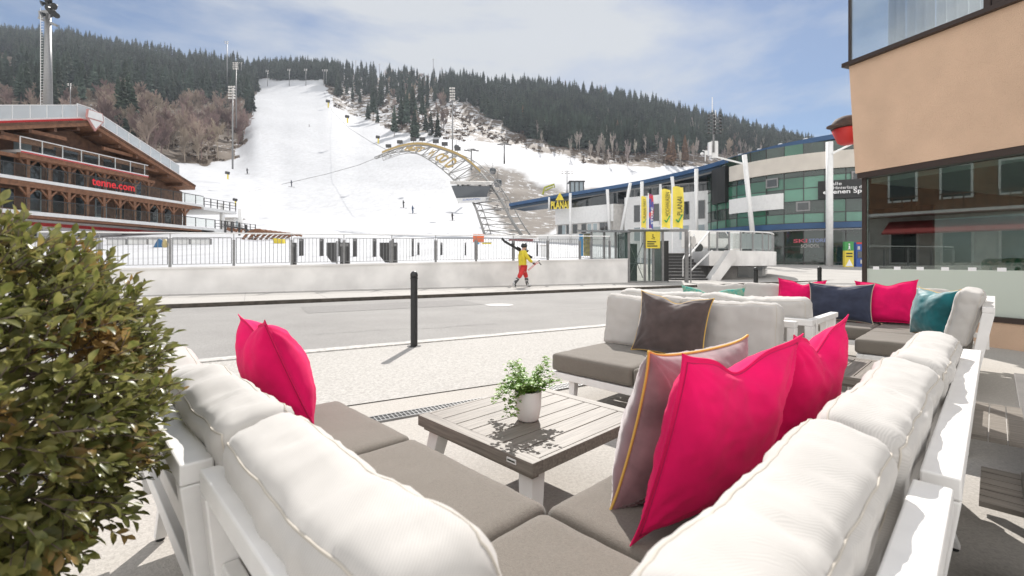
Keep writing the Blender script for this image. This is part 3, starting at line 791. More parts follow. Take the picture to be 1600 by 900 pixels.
def ubox(mb, u0, u1, v0, v1, z0, z1): mb.pbox(uv(u0,v0,z0), OU*(u1-u0), OV*(v1-v0), (0,0,z1-z0))
def leg(parent, u, v, du, dv, z1=.26, w=.055):
    m_ = MB(); V = []
    for (z, cu, cv, h) in ((0.012, u+du, v+dv, w*.36), (z1, u, v, w*.5)):
        for a, b in ((-h,-h),(h,-h),(h,h),(-h,h)): V.append(uv(cu+a, cv+b, z))
    m_.add(V, [(3,2,1,0),(4,5,6,7),(0,1,5,4),(1,2,6,5),(2,3,7,6),(3,0,4,7)])
    o = bevel(m_.build('leg', M['white_metal'], parent), .003)
    f_ = MB(); c = uv(u+du, v+dv, 0); f_.lathe([(.016,0),(.016,.014)], tuple(c), 10); f_.build('foot', M['black'], o)
def seat_frame(parent, u0, u1, v0, v1, z0=.225, z1=.275):
    m_ = MB(); t = .05
    ubox(m_, u0, u1, v0, v0+t, z0, z1); ubox(m_, u0, u1, v1-t, v1, z0, z1)
    ubox(m_, u0, u0+t, v0+t+.001, v1-t-.001, z0, z1); ubox(m_, u1-t, u1, v0+t+.001, v1-t-.001, z0, z1)
    n = max(2, int((u1-u0)/.12))
    for i in range(1, n):
        c = u0+(u1-u0)*i/n; ubox(m_, c-.03, c+.03, v0+t+.002, v1-t-.002, z1-.016, z1-.002)
    bevel(m_.build('seat_frame', M['white_metal'], parent), .004)
def back_frame(parent, axis, a0, a1, base, out, top=.70, w=.072, posts=2, lean=.07):
    """axis 'u' or 'v': rail runs a0..a1 along it; base = cross coordinate of the inner face, out = +-1 outward"""
    def P(a, c, z): return uv(a, c, z) if axis == 'u' else uv(c, a, z)
    def B(a0_, a1_, c0, c1, z0, z1, m_):
        m_.pbox(P(a0_,c0,z0), P(a1_,c0,z0)-P(a0_,c0,z0), P(a0_,c1,z0)-P(a0_,c0,z0), (0,0,z1-z0))
    m_ = MB(); B(a0, a1, base+out*lean, base+out*(lean+w), top-.045, top, m_)
    bevel(m_.build('top_rail', M['white_metal'], parent), .004)
    for z, l in ((.52,.62),(.36,.3)):
        m_ = MB(); B(a0+.052, a1-.052, base+out*(lean*l+.012), base+out*(lean*l+.042), z-.05, z, m_)
        bevel(m_.build('cross_rail', M['white_metal'], parent), .003)
    for i in range(posts):
        a = a0+(a1-a0-.05)*i/(posts-1); m_ = MB(); V = []
        for z, l, t in ((.20, -.01, .058), (top-.046, lean, w)):
            for aa, cc in ((a,0),(a+.05,0),(a+.05,t),(a,t)): V.append(P(aa, base+out*(l+cc), z))
        m_.add(V, [(3,2,1,0),(4,5,6,7),(0,1,5,4),(1,2,6,5),(2,3,7,6),(3,0,4,7)])
        bevel(m_.build('upright', M['white_metal'], parent), .004)

GRP = 'white framed modular lounge sofas on the terrace'
# corner module
s1 = thing('corner_sofa', 'nearest white framed corner sofa piece with two big cream back cushions, bottom of the picture', 'sofa', tuple(uv(-.3,-.3)), ANG, GRP)
seat_frame(s1, -.74, -.03, -.74, -.03)
back_frame(s1, 'v', -.86, .215, -.70, -1, lean=.04, w=.055); back_frame(s1, 'u', -.735, .19, -.745, -1, lean=.045, w=.058)
for a in ((-.09,-.09,.03,.03),(-.68,-.09,-.03,.0),(-.09,-.68,.0,-.03),(-.68,-.68,-.03,-.03)): leg(s1, *a)
wb = MB(); ubox(wb, -.69, -.04, -.69, -.04, .2765, .281); wb.build('webbing', M['black'], s1)
seat_cushion(s1, -.73, 0, -.73, 0, 1)
back_cushion(s1, -.66, -.165, .66, math.radians(90), 1, hz=.0)
back_cushion(s1, -.235, -.665, .71, math.radians(180), 2)
# left module
s2 = thing('sofa', 'white framed sofa piece beside the clipped bush with a magenta pillow on its seat', 'sofa', tuple(uv(-.3,.85)), ANG, GRP)
seat_frame(s2, -.74, -.02, .03, 1.44)
back_frame(s2, 'v', .26, 1.46, -.715, -1, lean=.045, w=.062)
for a in ((-.03,.31,.03,-.02),(-.68,.33,-.03,-.03),(-.03,1.40,.03,.03),(-.68,1.40,-.03,.03)): leg(s2, *a)
seat_cushion(s2, -.73, .03, .0, .735, 3); seat_cushion(s2, -.73, .03, .735, 1.45, 4)
back_cushion(s2, -.655, .485, .61, math.radians(90), 5, hz=-.005)
back_cushion(s2, -.655, 1.115, .62, math.radians(90), 6, hz=-.03, sag=.04)
# right module
s3 = thing('sofa', 'long white framed sofa piece behind the bright pink pillows, back rail at right edge', 'sofa', tuple(uv(1.1,-.3)), ANG, GRP)
seat_frame(s3, .03, 2.06, -.74, -.04)
back_frame(s3, 'u', .25, 2.12, -.745, -1, posts=3, lean=.05, w=.062)
for a in ((.3,-.05,-.0,.03),(.3,-.68,.0,-.05),(1.5,-.05,.02,.03),(1.5,-.70,.0,-.09),(2.0,-.05,.02,.03),(2.0,-.68,.03,-.07)): leg(s3, *a)
seat_cushion(s3, 0, .74, -.73, .0, 7); seat_cushion(s3, .74, 1.42, -.73, .0, 8); seat_cushion(s3, 1.42, 2.07, -.73, .0, 9)
back_cushion(s3, .545, -.675, .80, math.radians(180), 10)
back_cushion(s3, 1.40, -.685, .88, math.radians(180), 11)
# slatted wooden shelf behind the right module
sh = MB(); 
for i in range(3): ubox(sh, 1.55, 2.15, -.985+i*.052, -.937+i*.052, .43, .45)
sh.build('wooden_shelf', M['slats'], s3)
sh = MB()
for i in range(6): ubox(sh, 1.12+i*.062, 1.175+i*.062, -.965, -.865, .335, .352)
ubox(sh, 1.10, 1.52, -.985, -.967, .30, .352); sh.build('slatted_bracket', M['slats'], s3)
# middle sofa
s4 = thing('sofa', 'two seat sofa facing the camera with a dark brown velvet pillow, beyond the slatted table', 'sofa', tuple(uv(2.1,.76)), ANG, GRP)
seat_frame(s4, 1.72, 2.60, .06, 1.475)
back_frame(s4, 'v', .06, 1.45, 2.62, 1, lean=.03)
for a in ((1.78,1.30,-.02,.0),(1.78,.2,-.02,-.0),(2.5,1.35,.03,.02),(2.5,.15,.03,-.02)): leg(s4, *a)
seat_cushion(s4, 1.71, 2.45, .765, 1.475, 12); seat_cushion(s4, 1.71, 2.45, .055, .765, 13)
back_cushion(s4, 2.50, 1.13, .69, math.radians(-90), 14, T_=.16, tilt=8, H_=.43, hz=.0)
back_cushion(s4, 2.50, .45, .69, math.radians(-90), 15, T_=.16, tilt=8, H_=.43, hz=.0)
# sofa back to back with it
s5 = thing('sofa', 'sofa seen from behind, standing back to back with the two seat sofa', 'sofa', tuple(uv(3.4,.9)), ANG, GRP)
seat_frame(s5, 3.0, 3.85, .05, 1.6)
back_frame(s5, 'v', .0, 1.6, 2.93, -1, lean=.02)
ab = MB()
for u_ in (2.95, 3.25): ubox(ab, u_, u_+.05, .0, .045, .02, .66)
ubox(ab, 2.93, 3.60, -.005, .05, .66, .70); ubox(ab, 3.5,3.55,.0,.045,.02,.66); ubox(ab, 3.0, 3.5, .005,.04,.44,.48); ubox(ab, 3.0, 3.5, .005,.04,.28,.32)
bevel(ab.build('arm_frame', M['white_metal'], s5), .004)
for a in ((3.78,1.5,.02,.02),(3.78,.12,.02,-.02),(3.05,1.5,-.02,.02),(3.05,.15,-.02,-.02)): leg(s5, *a)
seat_cushion(s5, 3.12, 3.85, .06, .83, 16); seat_cushion(s5, 3.12, 3.85, .83, 1.6, 17)
back_cushion(s5, 3.03, .47, .82, math.radians(90), 18, T_=.17, tilt=4, H_=.44)
back_cushion(s5, 3.03, 1.27, .78, math.radians(90), 19, T_=.17, tilt=4, H_=.44)
# far corner sofa
s6 = thing('corner_sofa', 'farthest L shaped sofa below the shop window with pink, navy and teal pillows', 'sofa', tuple(uv(5.4,.4)), ANG, GRP)
seat_frame(s6, 5.08, 5.95, -.75, 2.2); seat_frame(s6, 4.22, 5.07, -.75, -.02)
back_frame(s6, 'v', -.86, 2.2, 5.93, 1, posts=4); back_frame(s6, 'u', 4.2, 5.92, -.76, -1, posts=3, top=.76)
for a in ((5.14,.1,-.02,0),(5.14,2.1,-.02,0),(5.8,2.1,.02,0),(4.28,-.08,-.02,.02),(4.28,-.68,-.02,-.05)): leg(s6, *a)
seat_cushion(s6, 5.07, 5.8, .75, 1.5, 21); seat_cushion(s6, 5.07, 5.8, -.0, .75, 22); seat_cushion(s6, 5.07, 5.8, 1.5, 2.2, 27)
seat_cushion(s6, 4.9, 5.8, -.75, -.0, 23); seat_cushion(s6, 4.22, 4.9, -.75, -.0, 24)
back_cushion(s6, 5.86, .0, 1.15, math.radians(-90), 25, T_=.16, hz=.01, sag=.01); back_cushion(s6, 5.86, 1.06, .95, math.radians(-90), 26, T_=.16, hz=.01, sag=.01)
back_cushion(s6, 5.86, 1.86, .66, math.radians(-90), 29, T_=.16, hz=-.01)
back_cushion(s6, 4.62, -.72, .78, math.radians(180), 28, hz=.03, H_=.45)
back_cushion(s6, 5.35, -.72, .62, math.radians(180), 30, hz=.02)

# ---- throw pillows
def pillow(name, label, W_, H_, T_, m, center, face_ang, tilt, roll, seed, piping=None, flange=0.0, pinch=.06, dent=.05, n=46, wr=.010, group=None, pipe_r=.004, cat='pillow'):
    """face_ang: world angle of the pillow's width direction; tilt leans its top towards local +y"""
    rnd = random.Random(seed)
    def outline(a, b):
        x = a*W_/2*(1-pinch*(1-b*b)**1.0); z = b*H_/2*(1-pinch*1.1*(1-a*a))
        top = max(0,b)**2
        z -= dent*math.exp(-((a-.08)/.33)**2)*top
        # pulled out ears
        e = (abs(a)*abs(b))**9; x += math.copysign(.012*e, a); z += math.copysign(.014*e, b)
        return x, z
    def th(a, b):
        aa = min(1, abs(a)/(1-flange)) if flange else abs(a); bb = min(1, abs(b)/(1-flange)) if flange else abs(b)
        t = (max(0,1-aa**2.2)*max(0,1-bb**2.2))**.5
        t *= 1-.28*math.exp(-((a-.08)/.3)**2)*max(0,b)**1.5
        return T_/2*t
    V = []; Fs = []
    for side in (1,-1):
        for i in range(n+1):
            for j in range(n+1):
                a = math.sin((2*i/n-1)*PI/2*.985)/math.sin(PI/2*.985); b = math.sin((2*j/n-1)*PI/2*.985)/math.sin(PI/2*.985)
                x, z = outline(a, b); t = th(a, b)
                # creases that fan out of the corners and the dent
                w = 0
                for (ca_, cb_) in ((1,1),(-1,1),(1,-1),(-1,-1)):
                    dx, dz = a-ca_, b-cb_; r_ = math.hypot(dx, dz); an = math.atan2(dz, dx)
                    w += math.exp(-r_/.55)*noise.noise(Vector((an*5, ca_*3+seed, cb_*5+side*4)))*1.5
                dx, dz = a-.08, b-1.0; an = math.atan2(dz, dx); r_ = math.hypot(dx,dz)
                w += 1.5*math.exp(-r_/.4)*noise.noise(Vector((an*4, seed*1.7, side*3.)))
                w += .9*noise.fractal(Vector((a*1.8+seed*3, b*1.8, side*2)), .9, 2, 4)
                t2 = t+wr*w*min(1, t/(T_*.12))+.0018
                V.append((x, -side*t2, z))
    S = (n+1)*(n+1)
    for i in range(n):
        for j in range(n):
            p = i*(n+1)+j; Fs.append((p, p+n+1, p+n+2, p+1)); q = S+p; Fs.append((q, q+1, q+n+2, q+n+1))
    ring = [(i,0) for i in range(n)]+[(n,j) for j in range(n)]+[(i,n) for i in range(n,0,-1)]+[(0,j) for j in range(n,0,-1)]
    ids = [i*(n+1)+j for i,j in ring]
    for k_ in range(len(ids)):
        p, q = ids[k_], ids[(k_+1) % len(ids)]; Fs.append((p, S+p, S+q, q))
    mb = MB(); mb.add([Vector(v) for v in V], Fs)
    me_o = mb.build(name, m, None, smooth=True, base=(0,0,0))
    tag(me_o, label, cat, group)
    me_o.location = center; me_o.rotation_euler = (Matrix.Rotation(face_ang,3,'Z') @ Matrix.Rotation(-tilt,3,'X') @ Matrix.Rotation(roll,3,'Y')).to_euler()
    if piping:
        pb = MB(); loop = [Vector(((V[i][0]),0,V[i][2])) for i in ids]
        loop = [p+p.normalized()*.002 for p in loop]; pb.tube(loop, pipe_r, 7, closed=True)
        pb.build('piping', piping, me_o, smooth=True, local=True)
    elif flange:
        pb = MB()
        for side in (0, S):
            lp = []
            for a_, b_ in [(t_, -1) for t_ in np.linspace(-1,1,24)[:-1]]+[(1, t_) for t_ in np.linspace(-1,1,24)[:-1]]+[(-t_, 1) for t_ in np.linspace(-1,1,24)[:-1]]+[(-1,-t_) for t_ in np.linspace(-1,1,24)[:-1]]:
                x, z = outline(a_*(1-flange), b_*(1-flange)); lp.append(Vector((x, (-.0035 if side == 0 else .0035), z)))
            pb.tube(lp, .0016, 5, closed=True)
        pb.build('stitching', mat('pink_seam', (.42,.006,.08), .9), me_o, smooth=True, local=True)
    return me_o
rad = math.radians
def wa(du, dv): d = OU*du+OV*dv; return math.atan2(d.y, d.x)
pillow('pillow', 'large bright pink pillow with stitched flange, nearest to the camera', .50, .50, .17, M['pink'], uv(.26,-.40,.665), wa(-.98,.2), rad(17), rad(0), 1, flange=.055, dent=.05, wr=.012, n=64)
pillow('pillow', 'mauve velvet pillow with mustard cord edge behind the nearest pink pillow', .60, .46, .25, M['mauve'], uv(.44,-.215,.63), wa(-1,.06), rad(14), rad(-2), 2, piping=M['pipe_yellow'], dent=.0, wr=.013, n=60)
pillow('pillow', 'bright pink pillow standing further back between mauve pillow and cream cushion', .50, .48, .16, M['pink'], uv(.94,-.43,.655), wa(-1,.08), rad(13), rad(3), 3, flange=.055, dent=.075, wr=.011, n=56)
pillow('pillow', 'magenta pillow standing on edge on the left sofa piece near the bush', .53, .47, .24, M['pink'], uv(-.33,1.27,.655), wa(.06,1), rad(22), rad(3), 4, flange=.05, dent=.05, wr=.010, n=56)
pillow('pillow', 'dark brown velvet pillow with yellow cord on the two seat sofa', .56, .45, .16, M['charcoal_velvet'], uv(2.31,.80,.635), wa(0,-1), rad(14), rad(3), 5, piping=M['pipe_yellow'], dent=.045)
pillow('pillow', 'green patterned pillow peeping over the backrest of the middle sofa', .55, .45, .15, M['teal_print'], uv(3.24,.86,.665), wa(0,1), rad(12), rad(0), 6, dent=.05)
pillow('pillow', 'magenta pillow left of the navy pillow on the far sofa', .52, .46, .16, M['pink'], uv(5.66,.80,.66), wa(0,-1), rad(13), rad(2), 7, flange=.05, dent=.05)
pillow('pillow', 'navy blue velvet pillow with pale cord between two magenta pillows', .62, .43, .16, M['navy'], uv(5.53,.36,.64), wa(0,-1), rad(12), rad(0), 8, piping=M['pipe_pale'], dent=.02)
pillow('pillow', 'magenta pillow right of the navy pillow on the far sofa', .55, .48, .16, M['pink'], uv(5.66,-.05,.66), wa(0,-1), rad(12), rad(-3), 9, flange=.05, dent=.04)
pillow('pillow', 'teal velvet pillow with yellow cord seen edge on at the far sofa', .46, .44, .24, M['teal'], uv(4.93,-.50,.635), wa(-.75,-.66), rad(10), rad(0), 10, piping=M['pipe_yellow'], dent=.02)

# ---- slatted tables
def slat_table(label, u0, u1, v0, v1, zt, badge=False, group='slatted lounge tables'):
    t = thing('lounge_table', label, 'table', tuple(uv((u0+u1)/2,(v0+v1)/2)), ANG, group)
    fr = MB(); w = .055; h = .05
    ubox(fr, u0, u0+w, v0, v1, zt-h, zt); ubox(fr, u1-w, u1, v0, v1, zt-h, zt)
    ubox(fr, u0+w+.0005, u1-w-.0005, v0, v0+.02, zt-h, zt-.001); ubox(fr, u0+w+.0005, u1-w-.0005, v1-.02, v1, zt-h, zt-.001)
    ubox(fr, u0+.02, u0+w, v0+.02, v1-.02, zt-h-.02, zt-h-.001); ubox(fr, u1-w, u1-.02, v0+.02, v1-.02, zt-h-.02, zt-h-.001)
    bevel(fr.build('table_frame', M['slats'], t), .002)
    n = 7; sw = (v1-v0-.04)/n
    sl_ = MB()
    for i in range(n):
        a = v0+.02+i*sw; g_ = .0028
        ubox(sl_, u0+w+.002, u1-w-.002, a+g_, a+sw-g_, zt-.02, zt-.0015)
    ub = MB()
    o = bevel(sl_.build('slats', M['slats2'], t), .0012)
    for (a, b, da, db) in ((u0+.08,v0+.08,-.06,-.05),(u1-.08,v0+.08,.06,-.05),(u0+.08,v1-.08,-.06,.05),(u1-.08,v1-.08,.06,.05)):
        leg(t, a, b, da, db, z1=zt-h-.001, w=.075)
    if badge:
        bd = MB(); bd.pbox(uv(u0-.003,v0+.085,zt-.030), OV*.05, OU*.003, (0,0,.018)); bo = bd.build('badge', M['white_plain'], t)
        b2 = MB(); b2.pbox(uv(u0-.0045,v0+.09,zt-.024), OV*.04, OU*.0015, (0,0,.006)); b2.build('lettering', M['text_dark'], bo)
    return t
M['slats2'] = M['slats'].copy(); M['slats2'].name = 'weathered_grey_slats_long'
for nd in M['slats2'].node_tree.nodes:
    if nd.type == 'MAPPING': nd.inputs['Scale'].default_value = (1.6, 30, 30)
slat_table('grey slatted lounge table with a potted plant on it, in the foreground', .24, 1.04, .27, 1.03, .38, True)
slat_table('grey slatted table half hidden in front of the navy pillow', 4.0, 4.75, .15, .95, .38)
slat_table('grey slatted table glimpsed behind the second pink pillow', 2.72, 3.5, -.80, -.02, .36)
# charcoal topped low tables at the right border
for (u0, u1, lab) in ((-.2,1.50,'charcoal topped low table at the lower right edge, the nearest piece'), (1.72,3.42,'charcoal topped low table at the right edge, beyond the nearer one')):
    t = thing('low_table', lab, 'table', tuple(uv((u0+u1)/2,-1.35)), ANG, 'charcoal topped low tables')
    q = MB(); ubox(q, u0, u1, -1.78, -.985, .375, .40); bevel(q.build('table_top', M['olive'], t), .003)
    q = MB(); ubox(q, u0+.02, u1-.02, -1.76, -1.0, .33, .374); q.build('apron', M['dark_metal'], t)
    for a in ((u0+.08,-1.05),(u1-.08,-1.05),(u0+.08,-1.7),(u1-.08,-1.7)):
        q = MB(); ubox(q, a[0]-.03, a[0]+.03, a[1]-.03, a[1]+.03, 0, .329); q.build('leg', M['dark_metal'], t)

# ---- pot plant
pc = uv(.573,.614,.3805)
pot = thing('potted_plant', 'small trailing green plant in a white pot on the slatted table', 'plant', tuple(pc))
q = MB(); q.lathe([(.0,.0),(.043,.0),(.05,.006),(.060,.06),(.063,.135),(.0605,.138),(.058,.130),(.0,.125)], tuple(pc), 40)
q.build('pot', mat('white_ceramic', (.78,.77,.75), .35, spec=.4), pot, smooth=True)
q = MB(); q.lathe([(.0,.1255),(.0575,.1255)], tuple(pc), 20); q.build('soil', mat('soil', (.05,.035,.02), .95), pot)
r = random.Random(5); st = MB(); lf = MB()
def leaflet(mb, p, d, n_, L_, W_, curl=.2, fold=.15):
    d = d.normalized(); s_ = d.cross(n_)
    if s_.length < 1e-4: s_ = d.orthogonal()
    s_.normalize(); n2 = s_.cross(d)
    a = p; b = p+d*L_*.45+s_*W_*.5+n2*fold*W_; c = p+d*L_-n2*curl*L_; e = p+d*L_*.45-s_*W_*.5+n2*fold*W_; m_ = p+d*L_*.5
    b1 = p+d*L_*.78+s_*W_*.36+n2*(fold*W_*.7-curl*L_*.5); e1 = p+d*L_*.78-s_*W_*.36+n2*(fold*W_*.7-curl*L_*.5)
    m2 = p+d*L_*.8-n2*curl*L_*.5
    mb.add([a,b,b1,c,e1,e,m_,m2], [(0,6,1),(1,6,7,2),(2,7,3),(3,7,4),(4,7,6,5),(5,6,0)])
for i in range(56):
    a = r.uniform(0,6.28); trail = i < 9
    if trail: a = r.uniform(2.6,4.6)
    p = pc+Vector((math.cos(a)*.03*r.random(), math.sin(a)*.03*r.random(), .125))
    d = Vector((math.cos(a)*.75, math.sin(a)*.75, r.uniform(.5,1.3))).normalized()
    pts = [p]; n_ = r.randint(6,10) if not trail else r.randint(9,13); stp = r.uniform(.013,.021)
    for k_ in range(n_):
        d = (d+Vector((r.uniform(-.25,.25), r.uniform(-.25,.25), (-.20 if trail else -.06)))).normalized()
        q_ = pts[-1]+d*stp
        if q_.z < pc.z+.03: break
        pts.append(q_)
    if len(pts) < 3: continue
    st.tube(pts, .0013, 5, r2=.0007)
    for k_, p_ in enumerate(pts[1:]):
        for m_ in range(3 if k_ > 1 else 1):
            b = r.uniform(0,6.28); dd_ = Vector((math.cos(b), math.sin(b), r.uniform(-.2,.7)))
            s_ = r.uniform(.014,.025); leaflet(lf, p_+dd_*.004, dd_, Vector((r.uniform(-.4,.4),r.uniform(-.4,.4),1)), s_, s_*.85)
st.build('stems', mat('plant_stem', (.12,.16,.04), .6), pot)
def leafmat(name, c1, c2, rough=.45, trans=.35, sc=35, c3=None):
    m = mat(name, c1, rough, noise_amt=.5, nscale=sc, c2=c2, spec=.4, nlo=.4, nhi=.6, detail=2); t = m.node_tree; b = bsdf(m)
    tr = t.nodes.new('ShaderNodeBsdfTranslucent'); mx = t.nodes.new('ShaderNodeMixShader'); mx.inputs[0].default_value = trans
    src = b.inputs['Base Color'].links[0].from_socket
    if c3:
        n = t.nodes.new('ShaderNodeTexNoise'); n.inputs['Scale'].default_value = 9; n.inputs['Detail'].default_value = 2
        tcn = [q for q in t.nodes if q.type == 'TEX_COORD'][0]; t.links.new(tcn.outputs['Object'], n.inputs['Vector'])
        r_ = t.nodes.new('ShaderNodeMapRange'); r_.inputs['From Min'].default_value = .58; r_.inputs['From Max'].default_value = .66
        x = t.nodes.new('ShaderNodeMix'); x.data_type = 'RGBA'; x.inputs['B'].default_value = (*c3,1)
        t.links.new(n.outputs['Fac'], r_.inputs['Value']); t.links.new(r_.outputs[0], x.inputs['Factor']); t.links.new(src, x.inputs['A'])
        src = x.outputs['Result']; t.links.new(src, b.inputs['Base Color'])
    t.links.new(src, tr.inputs['Color']); t.links.new(b.outputs[0], mx.inputs[1]); t.links.new(tr.outputs[0], mx.inputs[2])
    t.links.new(mx.outputs[0], t.nodes['Material Output'].inputs['Surface']); return m
lf.build('leaves', leafmat('plant_leaf', (.17,.33,.06), (.30,.42,.13), trans=.4), pot, smooth=True)

# ---- clipped bush at the left
bc = Vector((-1.115,.86,.835)); R_ = .385
bush = thing('clipped_bush', 'round clipped evergreen bush with olive leaves in the left foreground', 'bush', (bc.x,bc.y,0))
q = MB(); q.lathe([(.16,.0),(.2,.30),(.215,.33),(.19,.33),(.18,.30),(0,.29)], (bc.x,bc.y,0), 32); q.build('planter', M['dark_metal'], bush, smooth=True)
q = MB(); q.tube([(bc.x,bc.y,.29),(bc.x+.01,bc.y,.5),(bc.x,bc.y,.8)], .022, 8); 
r = random.Random(9)
for i in range(70):
    d = Vector((r.gauss(0,1), r.gauss(0,1), r.gauss(0,1))).normalized()
    q.tube([bc+Vector((0,0,-.2))*r.random(), bc+d*R_*.5+Vector((0,0,.02)), bc+d*R_*.88], .005, 5, r2=.0018)
q.build('stem', M['spruce_bark'], bush)
q = MB()
for i in range(3000):
    z = r.uniform(-1,1); a = r.uniform(0,6.28); d = Vector((math.sqrt(1-z*z)*math.cos(a), math.sqrt(1-z*z)*math.sin(a), z))
    rr = R_*(1+.10*noise.noise(d*3.0)+.05*noise.noise(d*8.0))*r.uniform(.80,1.02)
    p = bc+d*rr; ax = (d+Vector((r.uniform(-.7,.7), r.uniform(-.7,.7), r.uniform(-.3,.9)))).normalized()
    nl = r.randint(5,8); tw = [p-ax*.045, p+ax*.03]; q.cur = 1; q.tube(tw, .0014, 4, r2=.0008); q.cur = 0
    for k_ in range(nl):
        t = k_/(nl-1); b = k_*2.4+r.random(); o_ = ax.orthogonal().normalized(); o2 = ax.cross(o_)
        side = o_*math.cos(b)+o2*math.sin(b); dd_ = (side*(1.1-.7*t)+ax*(.45+.9*t)).normalized()
        L_ = r.uniform(.024,.040)*(1 if t < .8 else .8)
        leaflet(q, p-ax*.045+ax*.075*t, dd_, (ax*.8+Vector((0,0,.5))), L_, L_*.46, curl=r.uniform(-.05,.25), fold=.22)
q.build('crown', [leafmat('box_leaf', (.12,.135,.036), (.25,.24,.08), rough=.32, trans=.42, sc=30, c3=(.34,.22,.08)), M['spruce_bark']], bush, smooth=True)

# ---- bollards
def bollard(p, lab):
    t = thing('bollard', lab, 'bollard', tuple(p), 0, 'black steel bollards along the kerb')
    q = MB(); q.lathe([(.045,.0),(.045,.885),(.050,.888),(.050,.905),(.045,.908)], tuple(p), 24); q.build('shaft', M['black'], t, smooth=False)
    q = MB(); q.lathe([(.045,.9085),(.049,.93),(.047,.955),(.036,.975),(.018,.988),(.0,.992)], tuple(p), 24); q.build('cap', M['black'], t, smooth=True)
    q = MB(); q.lathe([(.0,.0),(.09,.0),(.09,.006),(.047,.008)], tuple(p+Vector((0,0,.008))), 24); q.build('base_ring', M['dark_metal'], t)
b0 = gp(647,542); bollard(b0, 'black round bollard standing alone at the near kerb beyond the lounge')
bollard(Vector((5.2,9.95,.0)), 'black bollard beyond the far sofa, left of the far magenta pillow')
bollard(Vector((7.35,11.15,.0)), 'black bollard rising behind the navy pillow')
# ------------------------------------------------------------------ orange shop building at the right
M['orange'] = mat('apricot_render', (.67,.47,.33), .9, noise_amt=.13, nscale=1.6, bump=.9, bscale=90)
M['frame_brown'] = mat('dark_bronze_frame', (.045,.03,.024), .45, .2)
def mirror_glass(name, refl, tint=(.80,.88,.84)):
    m = bpy.data.materials.new(name); m.use_nodes = True; t = m.node_tree; t.nodes.remove(bsdf(m)); N = t.nodes.new
    g_ = N('ShaderNodeBsdfGlossy'); g_.inputs['Roughness'].default_value = .012; g_.inputs['Color'].default_value = (.92,.95,.94,1)
    tr = N('ShaderNodeBsdfTransparent'); tr.inputs['Color'].default_value = (*tint,1); fr = N('ShaderNodeFresnel'); fr.inputs['IOR'].default_value = 1.5
    a = N('ShaderNodeMath'); a.operation = 'ADD'; a.inputs[1].default_value = refl; a.use_clamp = True; mx = N('ShaderNodeMixShader')
    t.links.new(fr.outputs[0], a.inputs[0]); t.links.new(a.outputs[0], mx.inputs[0]); t.links.new(tr.outputs[0], mx.inputs[1]); t.links.new(g_.outputs[0], mx.inputs[2])
    t.links.new(mx.outputs[0], t.nodes['Material Output'].inputs['Surface']); return m
M['shop_glass'] = mirror_glass('shop_glass', .10, (.70,.78,.74))
M['upper_glass'] = mirror_glass('upper_window_glass', .30, (.8,.85,.88))
C1 = Vector((5.60,7.61,0)); fw = Vector((-.351,.936,0)); fnm = Vector((-.936,-.351,0))
def ob(s, n, z): return C1-fw*s+fnm*n+Vector((0,0,z))
def obox(mb, s0, s1, n0, n1, z0, z1): mb.pbox(ob(s0,n0,z0), ob(s1,n0,z0)-ob(s0,n0,z0), ob(s0,n1,z0)-ob(s0,n0,z0), (0,0,z1-z0))
shop = thing('shop_building', 'apricot rendered building with a large shop window filling the right edge', 'building', tuple(ob(4,-4,0)))
q = MB(); poly = [ob(0,0,2.55), ob(0,-9,2.55), ob(-.10,-9,4.33), ob(-.10,0,4.33)]
q.prism(poly, -fw*9.5); q.build('upper_wall', M['orange'], shop)
q = MB(); obox(q, -.18, 9.5, -9.1, .07, 4.331, 4.40); bevel(q.build('ledge', M['frame_brown'], shop), .006)
q = MB(); obox(q, 0.02, 9.5, -8.9, -.01, 2.46, 2.549); q.build('soffit_frame', M['frame_brown'], shop)
q = MB(); obox(q, .06, 9.5, -.16, -.05, 0, .33); q.build('plinth', M['orange'], shop)
q = MB(); obox(q, .05, 9.5, -.17, -.035, .331, .40); q.build('window_sill', M['frame_brown'], shop)
q = MB(); obox(q, .05, .11, -.16, -.08, .401, 2.459); q.build('corner_post', M['frame_brown'], shop)
q = MB(); obox(q, .111, 9.5, -.125, -.113, .401, 2.459); pane = q.build('shop_window', M['shop_glass'], shop)
q = MB(); obox(q, .111, 9.5, -.1125, -.1115, .401, 1.0); q.build('frosted_film', M['frost_glass'], pane)
q = MB()
for i in range(30):
    s = .2+i*.30; q = MB(); obox(q, s, s+.09, -.111, -.1095, .985, 1.035); q.build('film_square', M['text_white'], pane)
q = MB(); obox(q, .06, .105, -8.9, -.17, .4, 2.459); q.build('side_window', M['shop_glass'], shop)
q = MB(); obox(q, .05, 9.4, -8.9, -.2, .25, .33); q.build('shop_floor', M['brown_wood'], shop)
q = MB(); obox(q, .12, 9.4, -8.9, -.2, 2.38, 2.455); q.build('shop_ceiling', M['white_plain'], shop)
q = MB(); obox(q, 1.5, 9.4, -4.6, -4.5, .33, 2.38); q.build('shop_back_wall', M['olive'], shop)
q = MB(); obox(q, 9.3, 9.4, -8.8, -.2, .33, 2.38); q.build('shop_side_wall', M['brown_wood2'], shop)
for s in (1.1, 2.7, 4.6):
    q = MB(); obox(q, s, s+.14, -3.2, -3.06, .33, 2.38); q.build('inner_post', M['frame_brown'], shop)
